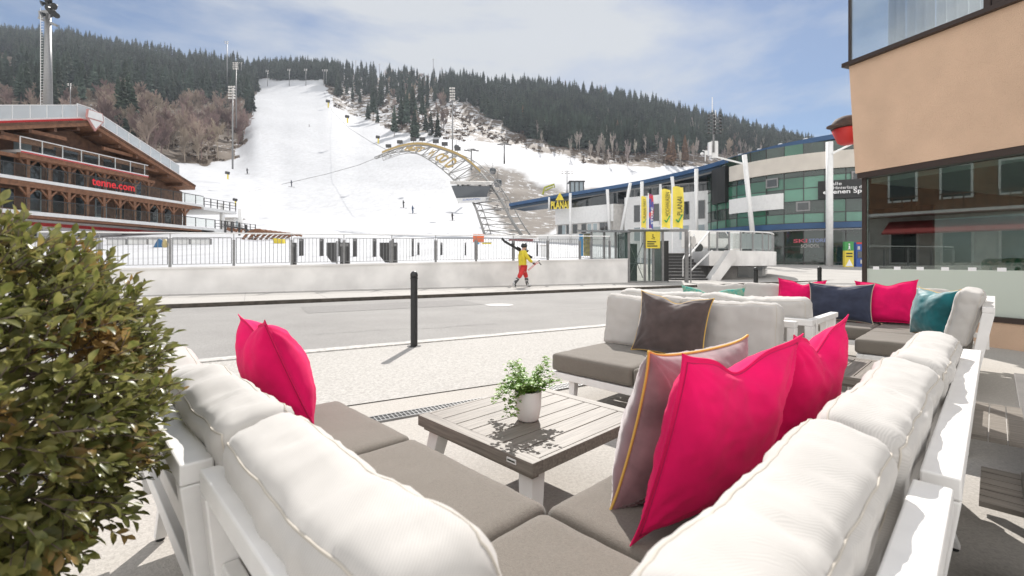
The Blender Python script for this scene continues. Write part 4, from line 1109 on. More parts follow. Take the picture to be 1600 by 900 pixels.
# upper glazed corner
q = MB(); obox(q, -.08, 1.62, -.02, -.008, 4.401, 6.4); q.build('upper_glazing', M['upper_glass'], shop)
for s, w_ in ((-.10,.02),(1.62,.07),(3.6,.06)):
    q = MB(); obox(q, s, s+w_, -.05, .02, 4.401, 6.4); q.build('upper_frame_post', M['frame_brown'], shop)
q = MB(); obox(q, 1.70, 9.4, -.04, .01, 4.401, 4.55); q.build('upper_sill', M['frame_brown'], shop)
q = MB(); obox(q, 1.70, 9.4, -.03, -.015, 4.551, 6.4); q.build('upper_window', M['win_dark'], shop)
q = MB()
for i in range(10):
    s = .25+i*.13; q.tube([ob(s,-.5,4.4), ob(s,-.5+.03*math.sin(i*2),6.3)], .055, 8)
q.build('curtain', mat('grey_curtain', (.45,.46,.50), .9), shop, smooth=True)
q = MB(); obox(q, -.05, 9.4, -8.8, -2.5, 4.41, 6.5); q.build('upper_room', M['white_plain'], shop)
# bench with patterned cushions inside
t = thing('window_bench', 'bench with flowered cushions standing inside the shop window', 'bench', tuple(ob(3,-1.0,.33)))
q = MB(); obox(q, .9, 7.5, -1.5, -.9, .70, .76); q.build('seat', M['brown_wood2'], t)
q = MB(); obox(q, .95, 7.4, -1.45, -.95, .331, .699); q.build('base', M['dark_metal'], t)
fl = mat('flowered_fabric', (.55,.50,.36), .9, noise_amt=1, nscale=14, c2=(.12,.28,.16), nlo=.45, nhi=.55)
for i, s in enumerate((1.2, 2.3, 3.5, 4.7, 5.9)):
    V_, F_, _l = box_cushion(.75,.36,.16, r=.05, puff=.3, pleat=0, seed=i, upright=True, res=.05)
    m_ = MB(); m_.add(V_, F_); o = m_.build('cushion', fl, None, smooth=True, base=(0,0,0)); o.location = ob(s+.2,-1.30,.965); o.rotation_euler = (0,0,math.atan2(fw.y,fw.x))
    tag(o, 'flowered cushion on the bench inside the shop window', 'cushion', 'flowered cushions behind the shop window')
# red hanging lantern-like advert with a cap
hp = at(1324,205,8.35)
t = thing('hanging_figure', 'red hanging advertising body with a dark cap sticking out behind the apricot wall', 'advertising figure', (hp.x,hp.y,hp.z-.25))
q = MB(); q.lathe([(.0,-.24),(.10,-.235),(.15,-.20),(.235,.02),(.22,.04),(0,.045)], tuple(hp), 24); q.build('body', M['red'], t, smooth=True)
capm = mat('dark_cap_cloth', (.10,.07,.06), .8, noise_amt=.4, nscale=9)
q = MB(); q.lathe([(.25,.046),(.255,.085),(.24,.15),(.19,.22),(.10,.262),(0,.27)], tuple(hp), 24); cp = q.build('cap', capm, t, smooth=True)
q = MB(); q.prism([hp+Vector((-.24+.15*math.cos(a)*1.0-.02, -.10+.17*math.sin(a), .046)) for a in np.linspace(PI*.5,PI*1.5,9)], (0,0,.022)); q.build('brim', capm, cp)
q = MB(); d_ = Vector((-.35,-.93,.12)).normalized(); e_ = d_.orthogonal().normalized(); f_ = d_.cross(e_); c_ = hp+Vector((-.075,-.212,.118))
q.tube([c_+(e_*math.cos(a)+f_*math.sin(a))*.038 for a in np.linspace(0,6.283,18)[:-1]], .006, 6, closed=True); q.tube([c_-e_*.025-f_*.02, c_+e_*.025+f_*.02], .007, 6); q.build('emblem', M['text_white'], cp)
q = MB(); q.tube([hp+Vector((0,0,.20)), hp+Vector((.45,-.05,.24))], .015, 6); q.build('bracket', M['dark_metal'], t)

M['faint_glass'] = glassy('faint_brown_glass', (.40,.38,.36), .03, ior=1.12)
M['snow_glass'] = glassy('milky_glass', (.75,.78,.80), .45)
# ------------------------------------------------------------------ chalet hotel at the left
P0 = Vector((-42.15,30,0)); hd = Vector((.115,.993,0)); hn = Vector((.993,-.115,0))
def hp_(s, n, z): return P0+hd*s+hn*n+Vector((0,0,z))
def hb(mb, s0, s1, n0, n1, z0, z1): mb.pbox(hp_(s0,n0,z0), hp_(s1,n0,z0)-hp_(s0,n0,z0), hp_(s0,n1,z0)-hp_(s0,n0,z0), (0,0,z1-z0))
ch = thing('chalet_hotel', 'large dark timber chalet with arcaded balconies and a gabled roof terrace', 'building', tuple(hp_(13,-8,1.5)))
q = MB(); q.prism([hp_(-6,-.3,4.9), hp_(26,-.3,4.9), hp_(26,-.3,9.4), hp_(13.3,-.3,13.2), hp_(-6,-.3,7.2)], -hn*20); q.build('timber_wall', M['brown_wood'], ch)
q = MB(); hb(q, -8, 29, -20, -.6, 0, 4.9); q.build('ground_floor_wall', M['white_plain'], ch)
q = MB(); hb(q, -8, 29.2, -.59, -.5, 4.2, 4.5); q.build('red_stripe', M['red'], ch)
def hslope(s): return 14.0-.335*abs(s-13.3)
for s0, s1 in ((-6,13.3),(13.3,25.4)):
    q = MB(); a, b = hp_(s0,1.9,hslope(s0)-.42), hp_(s1,1.9,hslope(s1)-.42)
    q.prism([a, b, b+Vector((0,0,.42)), a+Vector((0,0,.42))], -hn*24); q.build('roof', M['brown_wood2'], ch)
    q = MB(); a, b = hp_(s0,1.98,hslope(s0)-.10), hp_(s1,1.98,hslope(s1)-.10); q.prism([a,b,b+Vector((0,0,.22)),a+Vector((0,0,.22))], -hn*24.2); q.build('roof_edge', M['brown_wood'], ch)
    q = MB(); a, b = hp_(s0,1.5,hslope(s0)+.12), hp_(s1,1.5,hslope(s1)+.12); q.prism([a,b,b+Vector((0,0,.1)),a+Vector((0,0,.1))], -hn*22); q.build('roof_snow', M['snow'], ch)
for sd in (-1,1):
    for i in range(6):
        s = 13.3+sd*(1+i*1.9); q = MB(); q.bar(hp_(s,1.7,hslope(s)-.62), hp_(s,-.3,hslope(s)-.62), .22, .3); q.build('rafter', M['brown_wood'], ch)
q = MB()
for s0 in (5.5, 8.5, 18.1, 21.0): q.bar(hp_(s0,1.2,hslope(s0)-.5), hp_(13.3+(s0-13.3)*.35,1.2,hslope(s0)-.45), .25, .3)
hb(q, 4.5, 22.2, .9, 1.15, 11.05, 11.35); q.build('gable_beams', M['brown_wood2'], ch)
# roof terrace railing that follows the gable, stepped on the near side
q = MB(); q2 = MB(); st_ = MB()
ss = list(np.arange(-5, 24.5, 1.25))
for a, b in zip(ss[:-1], ss[1:]):
    za, zb = hslope(a)+.35, hslope(b)+.35
    z_a, z_b = za+1.15, zb+1.15
    if a < 13.3 and b > 13.3: z_a = z_b = max(z_a, z_b)
    q.prism([hp_(a+.03,1.35,za), hp_(b-.03,1.35,zb), hp_(b-.03,1.35,z_b), hp_(a+.03,1.35,z_a)], -hn*.03)
    q2.bar(hp_(a,1.34,hslope(a)), hp_(a,1.34,z_a+.05), .06, .06); q2.bar(hp_(a,1.34,z_a+.03), hp_(b,1.34,z_b+.03), .07, .07)
    for zz, h in ((.16,.2),): st_.prism([hp_(a,1.55,za-.15), hp_(b,1.55,zb-.15), hp_(b,1.55,zb+.1), hp_(a,1.55,za+.1)], -hn*.05)
q.build('glass_railing', M['snow_glass'], ch); q2.build('railing_posts', M['white_plain'], ch); st_.build('white_red_stripe', M['white_plain'], ch)
q = MB()
for a, b in zip(ss[:-1], ss[1:]): q.prism([hp_(a,1.62,hslope(a)+.13), hp_(b,1.62,hslope(b)+.13), hp_(b,1.62,hslope(b)+.30), hp_(a,1.62,hslope(a)+.30)], -hn*.04)
q.build('red_stripe', M['red'], ch)
# crest on the gable tip
q = MB(); q.prism([hp_(12.7,2.05,14.95), hp_(14.1,2.05,14.95), hp_(14.2,2.05,14.2), hp_(13.4,2.05,13.1), hp_(12.6,2.05,14.2)], hn*.12); cr_ = q.build('crest', mat('faded_pink_crest', (.50,.25,.23), .7), ch)
q = MB(); q.prism([hp_(12.8,2.18,14.88), hp_(14.0,2.18,14.88), hp_(14.1,2.18,14.2), hp_(12.7,2.18,14.2)], hn*.04); q.build('crest_field', M['white_plain'], cr_)
q = MB(); q.prism([hp_(12.85,2.18,14.08), hp_(14.0,2.18,14.08), hp_(13.42,2.18,13.35)], hn*.04); q.build('crest_point', M['white_plain'], cr_)
# balconies
def balcony(s0, s1, zf, n1, slab_m, slab_h=.45, rail=1.05):
    q = MB(); hb(q, s0, s1, -.3, n1, zf-slab_h, zf); q.build('balcony_slab', slab_m, ch)
    q = MB(); 
    for i in range(int((s1-s0)/1.6)+1):
        s = s0+i*1.6; q.bar(hp_(s,n1-.06,zf), hp_(s,n1-.06,zf+rail), .06, .06)
    q.bar(hp_(s0,n1-.06,zf+rail), hp_(s1,n1-.06,zf+rail), .08, .07); q.build('balcony_railing', M['white_plain'] if zf > 9 else M['dark_metal'], ch)
    q = MB(); hb(q, s0+.05, s1-.05, n1-.05, n1-.03, zf+.1, zf+rail-.05); q.build('balcony_glass', M['faint_glass'], ch)
balcony(7.9, 19.5, 10.15, 1.6, M['white_plain'], .22)
q = MB(); hb(q, 7.9, 19.5, 1.2, 1.55, 9.55, 9.92); q.build('balcony_beam', M['brown_wood2'], ch)
q = MB(); hb(q, 7.9, 19.5, 1.6, 1.66, 9.93, 10.02); q.build('red_stripe', M['red'], ch)
balcony(-6, 27.2, 7.95, 1.5, M['white_plain'], .26); balcony(-6, 29, 5.25, 1.5, M['white_plain'], .32)
for z in (7.69, 4.93):
    q = MB(); hb(q, -6, 27, -.25, 1.35, z-.22, z-.002); q.build('balcony_beam', M['brown_wood2'], ch)
for zf, zt, smax in ((5.25,7.25,25),(7.95,9.5,20.0)):
    s = 8.7
    while s < smax:
        q = MB(); q.bar(hp_(s,1.15,zf), hp_(s,1.15,zt), .24, .24, up=hd)
        for sg in (-1,1): q.bar(hp_(s,1.15,zt-.75), hp_(s+sg*.62,1.15,zt-.05), .14, .14)
        q.build('arcade_post', M['brown_wood2'], ch); s += 1.6
    q = MB(); hb(q, -6, smax+.6, 1.0, 1.3, zt-.02, zt+.26); q.build('arcade_beam', M['brown_wood2'], ch)
wn_ = 0
for zf, zt in ((5.25,7.4),(7.95,10.0)):
    for i in range(14):
        s = -2+i*1.95
        if zf > 7 and s > 20: continue
        q = MB(); hb(q, s, s+1.15, -.299, -.25, zf+.1, zt-.15); f_ = q.build('window', M['brown_wood2'] if i % 3 else M['win_pale'], ch)
        q = MB(); hb(q, s+.12, s+1.03, -.249, -.235, zf+.25, zt-.3); q.build('pane', M['win_dark'], f_)
for i in range(6):
    s = 8.8+i*1.9; q = MB(); hb(q, s, s+1.3, -.299, -.26, 10.3, 11.7); q.build('window', M['win_pale'] if i == 0 else M['win_dark'], ch)
for s in (2.0, 6.6, 9.2, 14.2, 18.6, 23.5):
    q = MB(); hb(q, s, s+1.5, -.6+.001, -.54, 2.5, 3.95); q.build('window', M['win_dark'], ch)
text('lettering', 'tenne.com', mat('red_neon_letters', (.85,.03,.04), .4), ch, hp_(13.35,1.75,8.16), hd, (0,0,1), .62, .12, width=4.3, bold=.02)
# terrace to the right of the chalet
q = MB(); hb(q, 29.01, 37, -9, 1.45, 4.75, 5.2); q.build('terrace_deck', M['white_plain'], ch)
q = MB(); hb(q, 27.3, 33, -7, 1.4, 7.4, 7.75); q.build('upper_terrace_deck', M['white_plain'], ch)
for (s0, s1, z) in ((29.2,37,5.2),(27.4,33,7.76)):
    q = MB(); 
    for i in range(int((s1-s0)/1.1)+1): q.bar(hp_(s0+i*1.1,1.35,z), hp_(s0+i*1.1,1.35,z+1.15), .09, .09)
    for h in (.35,.7,1.1): q.bar(hp_(s0,1.35,z+h), hp_(s1,1.35,z+h), .06, .06)
    q.build('terrace_railing', M['dark_metal'], ch)
for s, z0, z1 in ((31,2.3,8.6),(34.4,2.3,8.3)):
    q = MB(); q.tube([hp_(s,.9,z0), hp_(s,.9,z1)], .28, 14); q.build('white_column', M['white_plain'], ch, smooth=True)
q = MB(); hb(q, 30, 37, -8, .4, 2.2, 4.74); q.build('terrace_substructure', M['brown_wood'], ch)
q = MB(); q.bar(hp_(33.4,1.7,4.9), hp_(38.6,1.7,2.2), .5, .9); q.build('stair_flight', M['white_plain'], ch)
q = MB()
for i in range(8): q.bar(hp_(31+i*.9,1.56,5.35), hp_(31.2+i*.9,2.2,5.1), .05, .4)
q.build('planks', M['brown_wood2'], ch)
# small kiosk on the terrace
k_ = thing('kiosk', 'little white and wood hut on the terrace right of the chalet', 'kiosk', tuple(hp_(35.2,-1,5.2)))
q = MB(); hb(q, 34.7, 36.6, -2, -.3, 5.21, 7.0); q.build('wall', M['white_plain'], k_)
q = MB(); hb(q, 34.5, 36.8, -2.2, -.1, 7.0, 7.18); q.build('roof', M['concrete'], k_)
q = MB(); hb(q, 35.1,36.2,-.299,-.27,5.9,6.7); q.build('window', M['win_pale'], k_)
# log canopy with round roof
k_ = thing('log_canopy', 'brown arched log canopy with rail beside the white stairs', 'canopy', tuple(at(385,392,52)))
for i in range(9):
    Y = 50+i*1.1; q = MB(); c_ = at(372,388,50); pts = [Vector((c_.x+2.1*(1-math.cos(a)), Y, c_.z-1.0+3.0*math.sin(a))) for a in np.linspace(.0,PI*.62,9)]
    q.tube(pts, .14, 6); q.build('log_rib', M['brown_wood2'], k_)
q = MB(); q.tube([at(350,352,50), at(385,358,52), at(402,372,54)], .09, 6)
for px_, py_ in ((352,352),(362,353),(374,356),(385,358),(394,365)): q.tube([at(px_,py_-7,51.5), at(px_,py_+12,51.5)], .11, 6)
q.build('rail', M['dark_metal'], k_)

# ------------------------------------------------------------------ town house outside the frame that the shop window reflects
th_ = thing('town_house', 'white and timber town house across the road, mirrored in the shop window', 'building', (-31,13,0))
q = MB(); q.box(-36,-27,5,19.5,0,4.2); q.build('ground_floor', M['concrete'], th_)
q = MB(); q.box(-36,-26.6,5,19.5,4.201,8.6); q.build('upper_floor', M['brown_wood2'], th_)
q = MB(); q.prism([(-26,3.8,8.6),(-26,20.3,8.6),(-26,12.2,12.2)], (-11,0,0)); q.build('roof', M['brown_wood'], th_)
for i in range(5):
    y = 6+i*2.7
    for z0, z1 in ((.9,3.2),(5.2,7.4)):
        q = MB(); x = -27 if z0 < 2 else -26.6; q.box(x,x+.08,y,y+1.6,z0,z1); f_ = q.build('window', M['white_plain'], th_)
        q = MB(); q.box(x+.081,x+.09,y+.12,y+1.48,z0+.12,z1-.12); q.build('pane', M['win_dark'], f_)
q = MB(); q.prism([(-26.99,6,3.9),(-24.6,6,3.0),(-24.6,6,2.9),(-26.99,6,3.8)], (0,7,0)); q.build('red_awning', mat('faded_red', (.30,.05,.05), .8), th_)
q = MB(); q.box(-26.6,-25.3,5,19.5,4.22,4.4); q.build('balcony_slab', M['white_plain'], th_)
q = MB()
for i in range(30): q.box(-25.36,-25.31,5+i*.5,5.08+i*.5,4.401,5.35)
q.box(-25.38,-25.29,5,19.6,5.35,5.43); q.build('balcony_railing', M['brown_wood'], th_)

# ------------------------------------------------------------------ lift station building at the right
ls = thing('lift_station', 'modern station building with a curved blue roof, white blocks and a round green glass tower', 'building', (25,60,.5))
edge = [(-.5,76.5,10.6),(3.5,74,11.0),(8,71.5,11.5),(13,69,12.0),(18,66,12.5),(21.5,62,12.8),(24,57.5,13.0),(26,53,13.25),(28.5,49.3,13.5),(32,46.3,13.75),(36,44.8,13.95),(40,44.6,14),(46,46,14),(52,50,13.9)]
def smooth_poly(pts, n):
    pts = [Vector(p) for p in pts]; out_ = []
    for i in range(len(pts)-1):
        p0, p1, p2, p3 = pts[max(i-1,0)], pts[i], pts[i+1], pts[min(i+2,len(pts)-1)]
        for j in range(n):
            t = j/n; out_.append(.5*((2*p1)+(-p0+p2)*t+(2*p0-5*p1+4*p2-p3)*t*t+(-p0+3*p1-3*p2+p3)*t*t*t))
    return out_+[pts[-1]]
E = smooth_poly(edge, 4)
inner = []
for i, p in enumerate(E):
    t = (E[min(i+1,len(E)-1)]-E[max(i-1,0)]); t.z = 0; t.normalize(); nrm = Vector((-t.y, t.x, 0)); inner.append(p+nrm*(5+9*min(1,i/24)))
def band(mb, A, B_, dz0, dz1):
    n = len(A); V = [];
    for a, b in zip(A, B_): V += [a+Vector((0,0,dz0)), b+Vector((0,0,dz0)), b+Vector((0,0,dz1)), a+Vector((0,0,dz1))]
    Fs = []
    for i in range(n-1):
        for j in range(4): Fs.append((4*i+j, 4*i+(j+1)%4, 4*i+4+(j+1)%4, 4*i+4+j))
    Fs += [(0,1,2,3), (4*n-1,4*n-2,4*n-3,4*n-4)]
    mb.add(V, Fs)
q = MB(); band(q, E, inner, -.50, .0); ro = q.build('roof', M['blue'], ls)
E2 = [p+(i_-p).normalized()*.35 for p, i_ in zip(E, inner)]
q = MB(); band(q, E2, inner, -.85, -.51); q.build('soffit', M['bluedark'], ls)
E3 = [p+(i_-p).normalized()*.5 for p, i_ in zip(E, inner)]
q = MB(); q.tube([p+Vector((0,0,-.95)) for p in E3[:44]], .14, 6); q.build('gutter_pipe', M['grey_metal'], ls)
q = MB()
for p in E[20::2]: q.pbox(p+Vector((0,.4,.01)), (.3,0,0), (0,.3,0), (0,0,.16))
q.build('snow_guards', M['white_plain'], ro)
# white blocks
def pwall(mb, pts, z0, z1, depth):
    P = [Vector((x,y,0)) for x,y in pts]; B2 = []
    for i, p in enumerate(P):
        t = (P[min(i+1,len(P)-1)]-P[max(i-1,0)]).normalized(); B2.append(p+Vector((-t.y,t.x,0))*depth)
    mb_pts = [a+Vector((0,0,z0)) for a in P]; b_pts = [b+Vector((0,0,z0)) for b in B2]
    band(mb, mb_pts, b_pts, 0, z1-z0)
def wins(pts, z0, z1, fr, w_, name='window', m='win_dark', dep=.06):
    a, b = Vector((*pts[0],0)), Vector((*pts[1],0)); d = (b-a).normalized(); n_ = Vector((d.y,-d.x,0)); L_ = (b-a).length
    for f_ in fr:
        q = MB(); q.pbox(a+d*(f_*L_-w_/2)+Vector((0,0,z0))+n_*.004, d*w_, n_*.05, (0,0,z1-z0)); o = q.build(name, M['grey_metal'] if m == 'win_dark' else M['white_plain'], ls)
        q = MB(); q.pbox(a+d*(f_*L_-w_/2+.07)+Vector((0,0,z0+.07))+n_*.055, d*(w_-.14), n_*.012, (0,0,z1-z0-.14)); q.build('pane', M[m], o)
W1 = [(6.9,74.5),(14.6,67.3)]
q = MB(); pwall(q, W1, 6.9, 9.4, 8); q.build('upper_white_band', M['white_plain'], ls)
q = MB(); pwall(q, [(7.1,74.7),(14.5,67.6)], 4.9, 6.9, 8); q.build('recessed_wall', M['concrete'], ls)
wins([(7.1,74.7),(14.5,67.6)], 5.3, 6.8, [.08,.24,.36,.52,.84,.93], .9); wins([(7.1,74.7),(14.5,67.6)], 5.3, 6.8, [.15,.62,.72], .8, m='win_pale')
q = MB(); pwall(q, [(4.2,74.0),(7.0,73.2),(15.0,66.4)], 3.3, 5.3, 9); q.build('lower_white_band', M['white_plain'], ls)
q = MB(); q.prism([Vector((2.3,75,3.6)), Vector((7.2,74.3,5.6)), Vector((7.2,74.3,3.6))], (0,8,0)); q.build('white_canopy_slope', M['white_plain'], ls)
q = MB(); pwall(q, [(3.5,74.6),(15,67.2)], 1.0, 3.3, 9); q.build('base_wall', M['concrete'], ls)
wins([(3.5,74.6),(15,67.2)], 2.0, 3.1, [.1,.2,.3,.42,.5,.7,.8,.9], .95)
q = MB(); q.box(2.5,9.5,71.8,72.4,3.25,3.8); q.build('blue_fascia', M['blue'], ls)
q = MB(); q.box(-.5,3.2,70.6,74,3.9,4.5); q.build('red_roof', mat('dull_red_roof', (.22,.06,.06), .7), ls)
q = MB(); pwall(q, [(14.7,67.3),(16.3,67.9)], 1.0, 9.4, 6); q.build('link_wall', M['concrete'], ls)
q = MB(); pwall(q, [(6,75.5),(12,70.5),(15.5,68.2)], 9.4, 11.2, 6); q.build('terrace_glazing', M['win_dark'], ls)
W2 = [(16.1,66.8),(27.2,58.2)]
q = MB(); pwall(q, W2, .5, 10.2, 9); q.build('main_white_wall', M['white_plain'], ls)
wins(W2, 6.6, 9.0, [.15,.33,.60,.74,.92], 1.35); wins(W2, 3.9, 5.9, [.15,.33,.60,.74,.92], 1.35, m='win_pale')
q = MB(); pwall(q, [(16.6,67.6),(27.4,59.2)], 10.2, 12.3, 8); q.build('top_floor_glazing', M['win_dark'], ls)
q = MB()
for i in range(12):
    f_ = i/11; a = Vector((16.3+10.9*f_, 66.5-8.3*f_, 10.2)); q.bar(a, a+Vector((0,0,1.1)), .06,.06)
q.bar(Vector((16.3,66.5,11.3)), Vector((27.2,58.2,11.3)), .07,.07); q.build('balustrade', M['grey_metal'], ls)
# round green tower
TC = Vector((37.5,57.5,0)); TR = 12.6
def tp(deg, r, z): a = math.radians(deg); return TC+Vector((math.cos(a)*r, math.sin(a)*r, z))
A0, A1, DA = 168, 320, 8
def ring(mb, a0, a1, r0, r1, z0, z1, step=4):
    n = max(1,int(abs(a1-a0)/step)); A = [tp(a0+(a1-a0)*i/n, r1, 0) for i in range(n+1)]; B2 = [tp(a0+(a1-a0)*i/n, r0, 0) for i in range(n+1)]
    band(mb, A, B2, z0, z1)
rw_ = [(.4,1.0,'g3'),(1.0,4.35,'g'),(5.0,6.0,'1'),(6.0,7.25,'w'),(7.25,8.55,'m'),(8.55,9.75,'2'),(9.75,10.6,'w'),(10.6,11.9,'w'),(11.9,13.1,'w')]
q = MB(); r = random.Random(4)
for a in range(A0, A1, DA):
    for z0, z1, k_ in rw_:
        q.cur = {'g3':2,'g':2,'1':r.choice([0,0,1]),'w':r.choice([2,2,2,1]),'m':r.choice([0,1,1,2]),'2':r.choice([0,1,1])}[k_]
        tilt_ = r.uniform(-.02,.02)
        V = [tp(a,TR+tilt_,z0), tp(a+DA,TR-tilt_,z0), tp(a+DA,TR-tilt_,z1), tp(a,TR+tilt_,z1)]; q.add(V, [(0,1,2,3)])
q.build('curtain_wall', [M['green1'], M['green2'], M['green3']], ls)
q = MB(); ring(q, A0, A1, TR-2, TR-.05, .4, 13.1); q.build('tower_core', M['dark_room'], ls)
q = MB()
for a in range(A0, A1+1, DA): q.bar(tp(a,TR+.02,.4), tp(a,TR+.02,13.1), .07, .09, up=tp(a,1,0)-TC)
for z in (1.0,2.6,5.02,6.0,7.25,8.55,9.75): ring(q, A0, A1, TR-.02, TR+.05, z-.03, z+.03)
q.build('mullions', M['dark_metal'], ls)
q = MB(); ring(q, 196, 278, TR, TR+.30, 10.3, 12.0, 3); q.build('beige_band', mat('beige_panels', (.62,.575,.51), .7, noise_amt=.12, nscale=.6), ls)
q = MB(); ring(q, 196, 224, TR, TR+.30, 6.55, 8.2, 3); q.build('white_band', M['white_plain'], ls)
q = MB(); ring(q, 182, 194, TR, TR+.5, 8.0, 12.2, 3); q.build('dark_screen', M['black'], ls)
q = MB(); ring(q, A0-10, A1, TR+.0, TR+1.0, 4.36, 4.92, 3); q.build('blue_beam', M['blue'], ls)
q = MB(); ring(q, 205, 262, TR+.06, TR+.12, 4.22, 4.33, 3); q.build('light_strip', M['text_white'], ls)
for a, z in ((229,6.2),(263,6.2),(216,8.9),(250,8.9),(257,10.0)):
    q = MB(); q.pbox(tp(a,TR+.04,z), tp(a+5.6,TR+.04,z)-tp(a,TR+.04,z), (tp(a,TR+.12,z)-tp(a,TR+.04,z)), (0,0,1.0)); f_ = q.build('window', M['grey_metal'], ls)
    q = MB(); q.pbox(tp(a+.7,TR+.125,z+.15), tp(a+4.9,TR+.125,z+.15)-tp(a+.7,TR+.125,z+.15), (tp(a,.02,0)-TC), (0,0,.7)); q.build('pane', M['win_dark'], f_)
q = MB(); ring(q, 237.5, 284, TR+.16, TR+.22, 7.3, 9.1, 2); bn = q.build('banner', M['black'], ls)
q = MB(); ring(q, 262, 284, TR+.23, TR+.25, 7.32, 7.75, 2); q.build('blue_stripe', M['blue'], bn)
dr_ = (tp(262,TR,0)-tp(250,TR,0)).normalized(); 
text('lettering', 'eigenen Spur.', M['text_white'], bn, tp(239.3,TR+.33,7.62), (tp(256,TR,0)-tp(239.3,TR,0)), (0,0,1), .55, .12, width=4.0, bold=.02)
text('lettering', 'Hinterlasse die', M['text_white'], bn, tp(243,TR+.40,8.16), (tp(256,TR,0)-tp(241,TR,0)), (0,0,1), .30, .12, width=2.6)
text('lettering', 'alle', M['text_white'], bn, tp(242.5,TR+.40,8.56), (tp(256,TR,0)-tp(241,TR,0)), (0,0,1), .32, .12, width=.8)
text('shop_lettering', 'SKI', mat('pink_letters', (.6,.1,.14), .5), ls, tp(228,TR+.12,3.0), tp(240,TR,0)-tp(228,TR,0), (0,0,1), .38, .05, width=1.2, bold=.02)
text('shop_lettering', 'STORE', mat('pale_blue_letters', (.25,.3,.5), .5), ls, tp(234,TR+.12,3.0), tp(244,TR,0)-tp(234,TR,0), (0,0,1), .38, .05, width=1.5, bold=.02)
text('shop_lettering', 'SCHOOL', M['concrete'], ls, tp(231,TR+.12,2.5), tp(243,TR,0)-tp(231,TR,0), (0,0,1), .32, .05, width=1.6)
# columns
def colm(p, q_, r0=.30):
    m_ = MB(); m_.tube([p, q_], r0*.82, 14); m_.build('column', M['white_plain'], ls, smooth=True)
for (px0,py0,px1,py1,Y,r_) in ((1296,222,1296,416,43.9,.36),(1163,242,1180,404,49.5,.30),(1088,264,1088,392,56.5,.28),(1050,276,1056,330,60,.25),(985,286,967,380,65.5,.26),(1003,284,1003,380,64.5,.28),(949,296,953,378,67.5,.26),(891,302,891,386,70,.24),(858,308,858,330,72.5,.18),(1032,288,1032,350,63.5,.22)):
    colm(at(px0,py0,Y), at(px1,py1,Y), r_)
q = MB(); q.bar(at(1122,246,50.5), at(1162,256,49.5), .16,.16); q.build('roof_strut', M['white_plain'], ls); q = MB(); q.bar(at(1300,240,43.6), at(1345,218,43.6), .16, .16); q.build('roof_strut', M['white_plain'], ls)
sg = MB(); p_ = at(866,326,71.8)
text('sign_lettering', 'PLANAI', M['yellow'], ls, at(861,327,71.5), (1,-.25,0), (0,0,1), 1.2, .1, width=2.7, bold=.03)
q = MB(); a = at(868,313,71.5); q.prism([a, a+Vector((1.3,-.2,0)), a+Vector((.65,-.1,1.2))], (0,.1,0)); q.build('sign_triangle', M['yellow'], ls)
q = MB(); 
for p2, p3 in (((862,318),(868,326)),((868,326),(874,305))): q.bar(at(*p2,71.4), at(*p3,71.4), .18,.1)
q.build('sign_tick', M['yellow'], ls)
# roof equipment: light mast, lamp, glass hut
def flood_mast(label, px, pb, pt, Y, r0, lamps, spread=1.0, rows_=4, m=None, grp='floodlight masts on the slope'):
    b, t_ = at(px,pb,Y), at(px,pt,Y); t = thing('floodlight_mast', label, 'light mast', tuple(b), 0, grp)
    q = MB(); q.tube([b, t_], r0, 10, r2=r0*.6); q.build('mast', M['grey_metal'] if m is None else m, t, smooth=True)
    if lamps:
        r = random.Random(px); q = MB(); q2 = MB()
        for i in range(rows_):
            z = t_.z-.2-i*r0*3.2; q.bar(Vector((t_.x-spread*.5,Y,z)), Vector((t_.x+spread*.5,Y,z)), r0*.4, r0*.4)
            for j in range(lamps):
                x = t_.x+spread*(j/(lamps-1)-.5) if lamps > 1 else t_.x
                q2.bar(Vector((x,Y-r0*1.2,z)), Vector((x+r.uniform(-.3,.3)*r0,Y-r0*2.8,z-r0*1.1)), r0*1.7, r0*1.5)
        q.build('crossbars', M['grey_metal'], t); q2.build('lamps', M['dark_metal'] if Y < 100 else M['concrete'], t)
    return t
t = flood_mast('floodlight mast thick with lamps standing on the blue curved roof', 1115, 238, 178, 52, .12, 3, 1.3, 6)
q = MB(); q.tube([at(1113,175,52), at(1113,152,52)], .05, 5); q.tube([at(1118,200,52), at(1118,172,52)], .04, 5); q.build('antenna', M['white_plain'], t)
q = MB(); q.box(at(1114,0,52).x, at(1124,0,52).x, 52.3, 53, 12.7, 14.6); q.box(at(1108,0,52).x, at(1112,0,52).x, 52.0, 52.4, 12.9, 14.4); q.build('cabinet', M['white_plain'], t)
t = thing('security_camera', 'small white camera on a post at the edge of the blue roof', 'camera', tuple(at(1100,250,54)))
q = MB(); q.tube([at(1102,252,54), at(1102,236,54), at(1098,235,54)], .06, 6); q.build('post', M['white_plain'], t)
q = MB(); q.lathe([(0,-.25),(.2,-.12),(.22,0),(.12,.12),(0,.14)], tuple(at(1097,240,54)), 12); q.build('dome', M['white_plain'], t)
q = MB(); c = at(1102,242,54); q.pbox(c, (.45,0,0), (0,.2,0), (0,0,.5)); q.build('housing', M['white_plain'], t)
t = thing('roof_hut', 'small glass and metal hut on the roof terrace beside the brown bank', 'roof hut', tuple(at(900,303,75)))
q = MB(); a, b = at(891,304,75), at(912,284,75); q.box(a.x, b.x, 75, 77, a.z, b.z); q.build('walls', M['win_pale'], t)
q = MB()
for f_ in (0,.33,.66,1): x = a.x+(b.x-a.x)*f_; q.box(x-.07,x+.07,74.88,74.99,a.z,b.z)
q.box(a.x-.2,b.x+.2,74.8,77.2,b.z,b.z+.15); q.build('frame', M['dark_metal'], t)
t = thing('yellow_crane_arm', 'yellow green bent steel arm on the roof terrace', 'steel arm', tuple(at(850,303,74)))
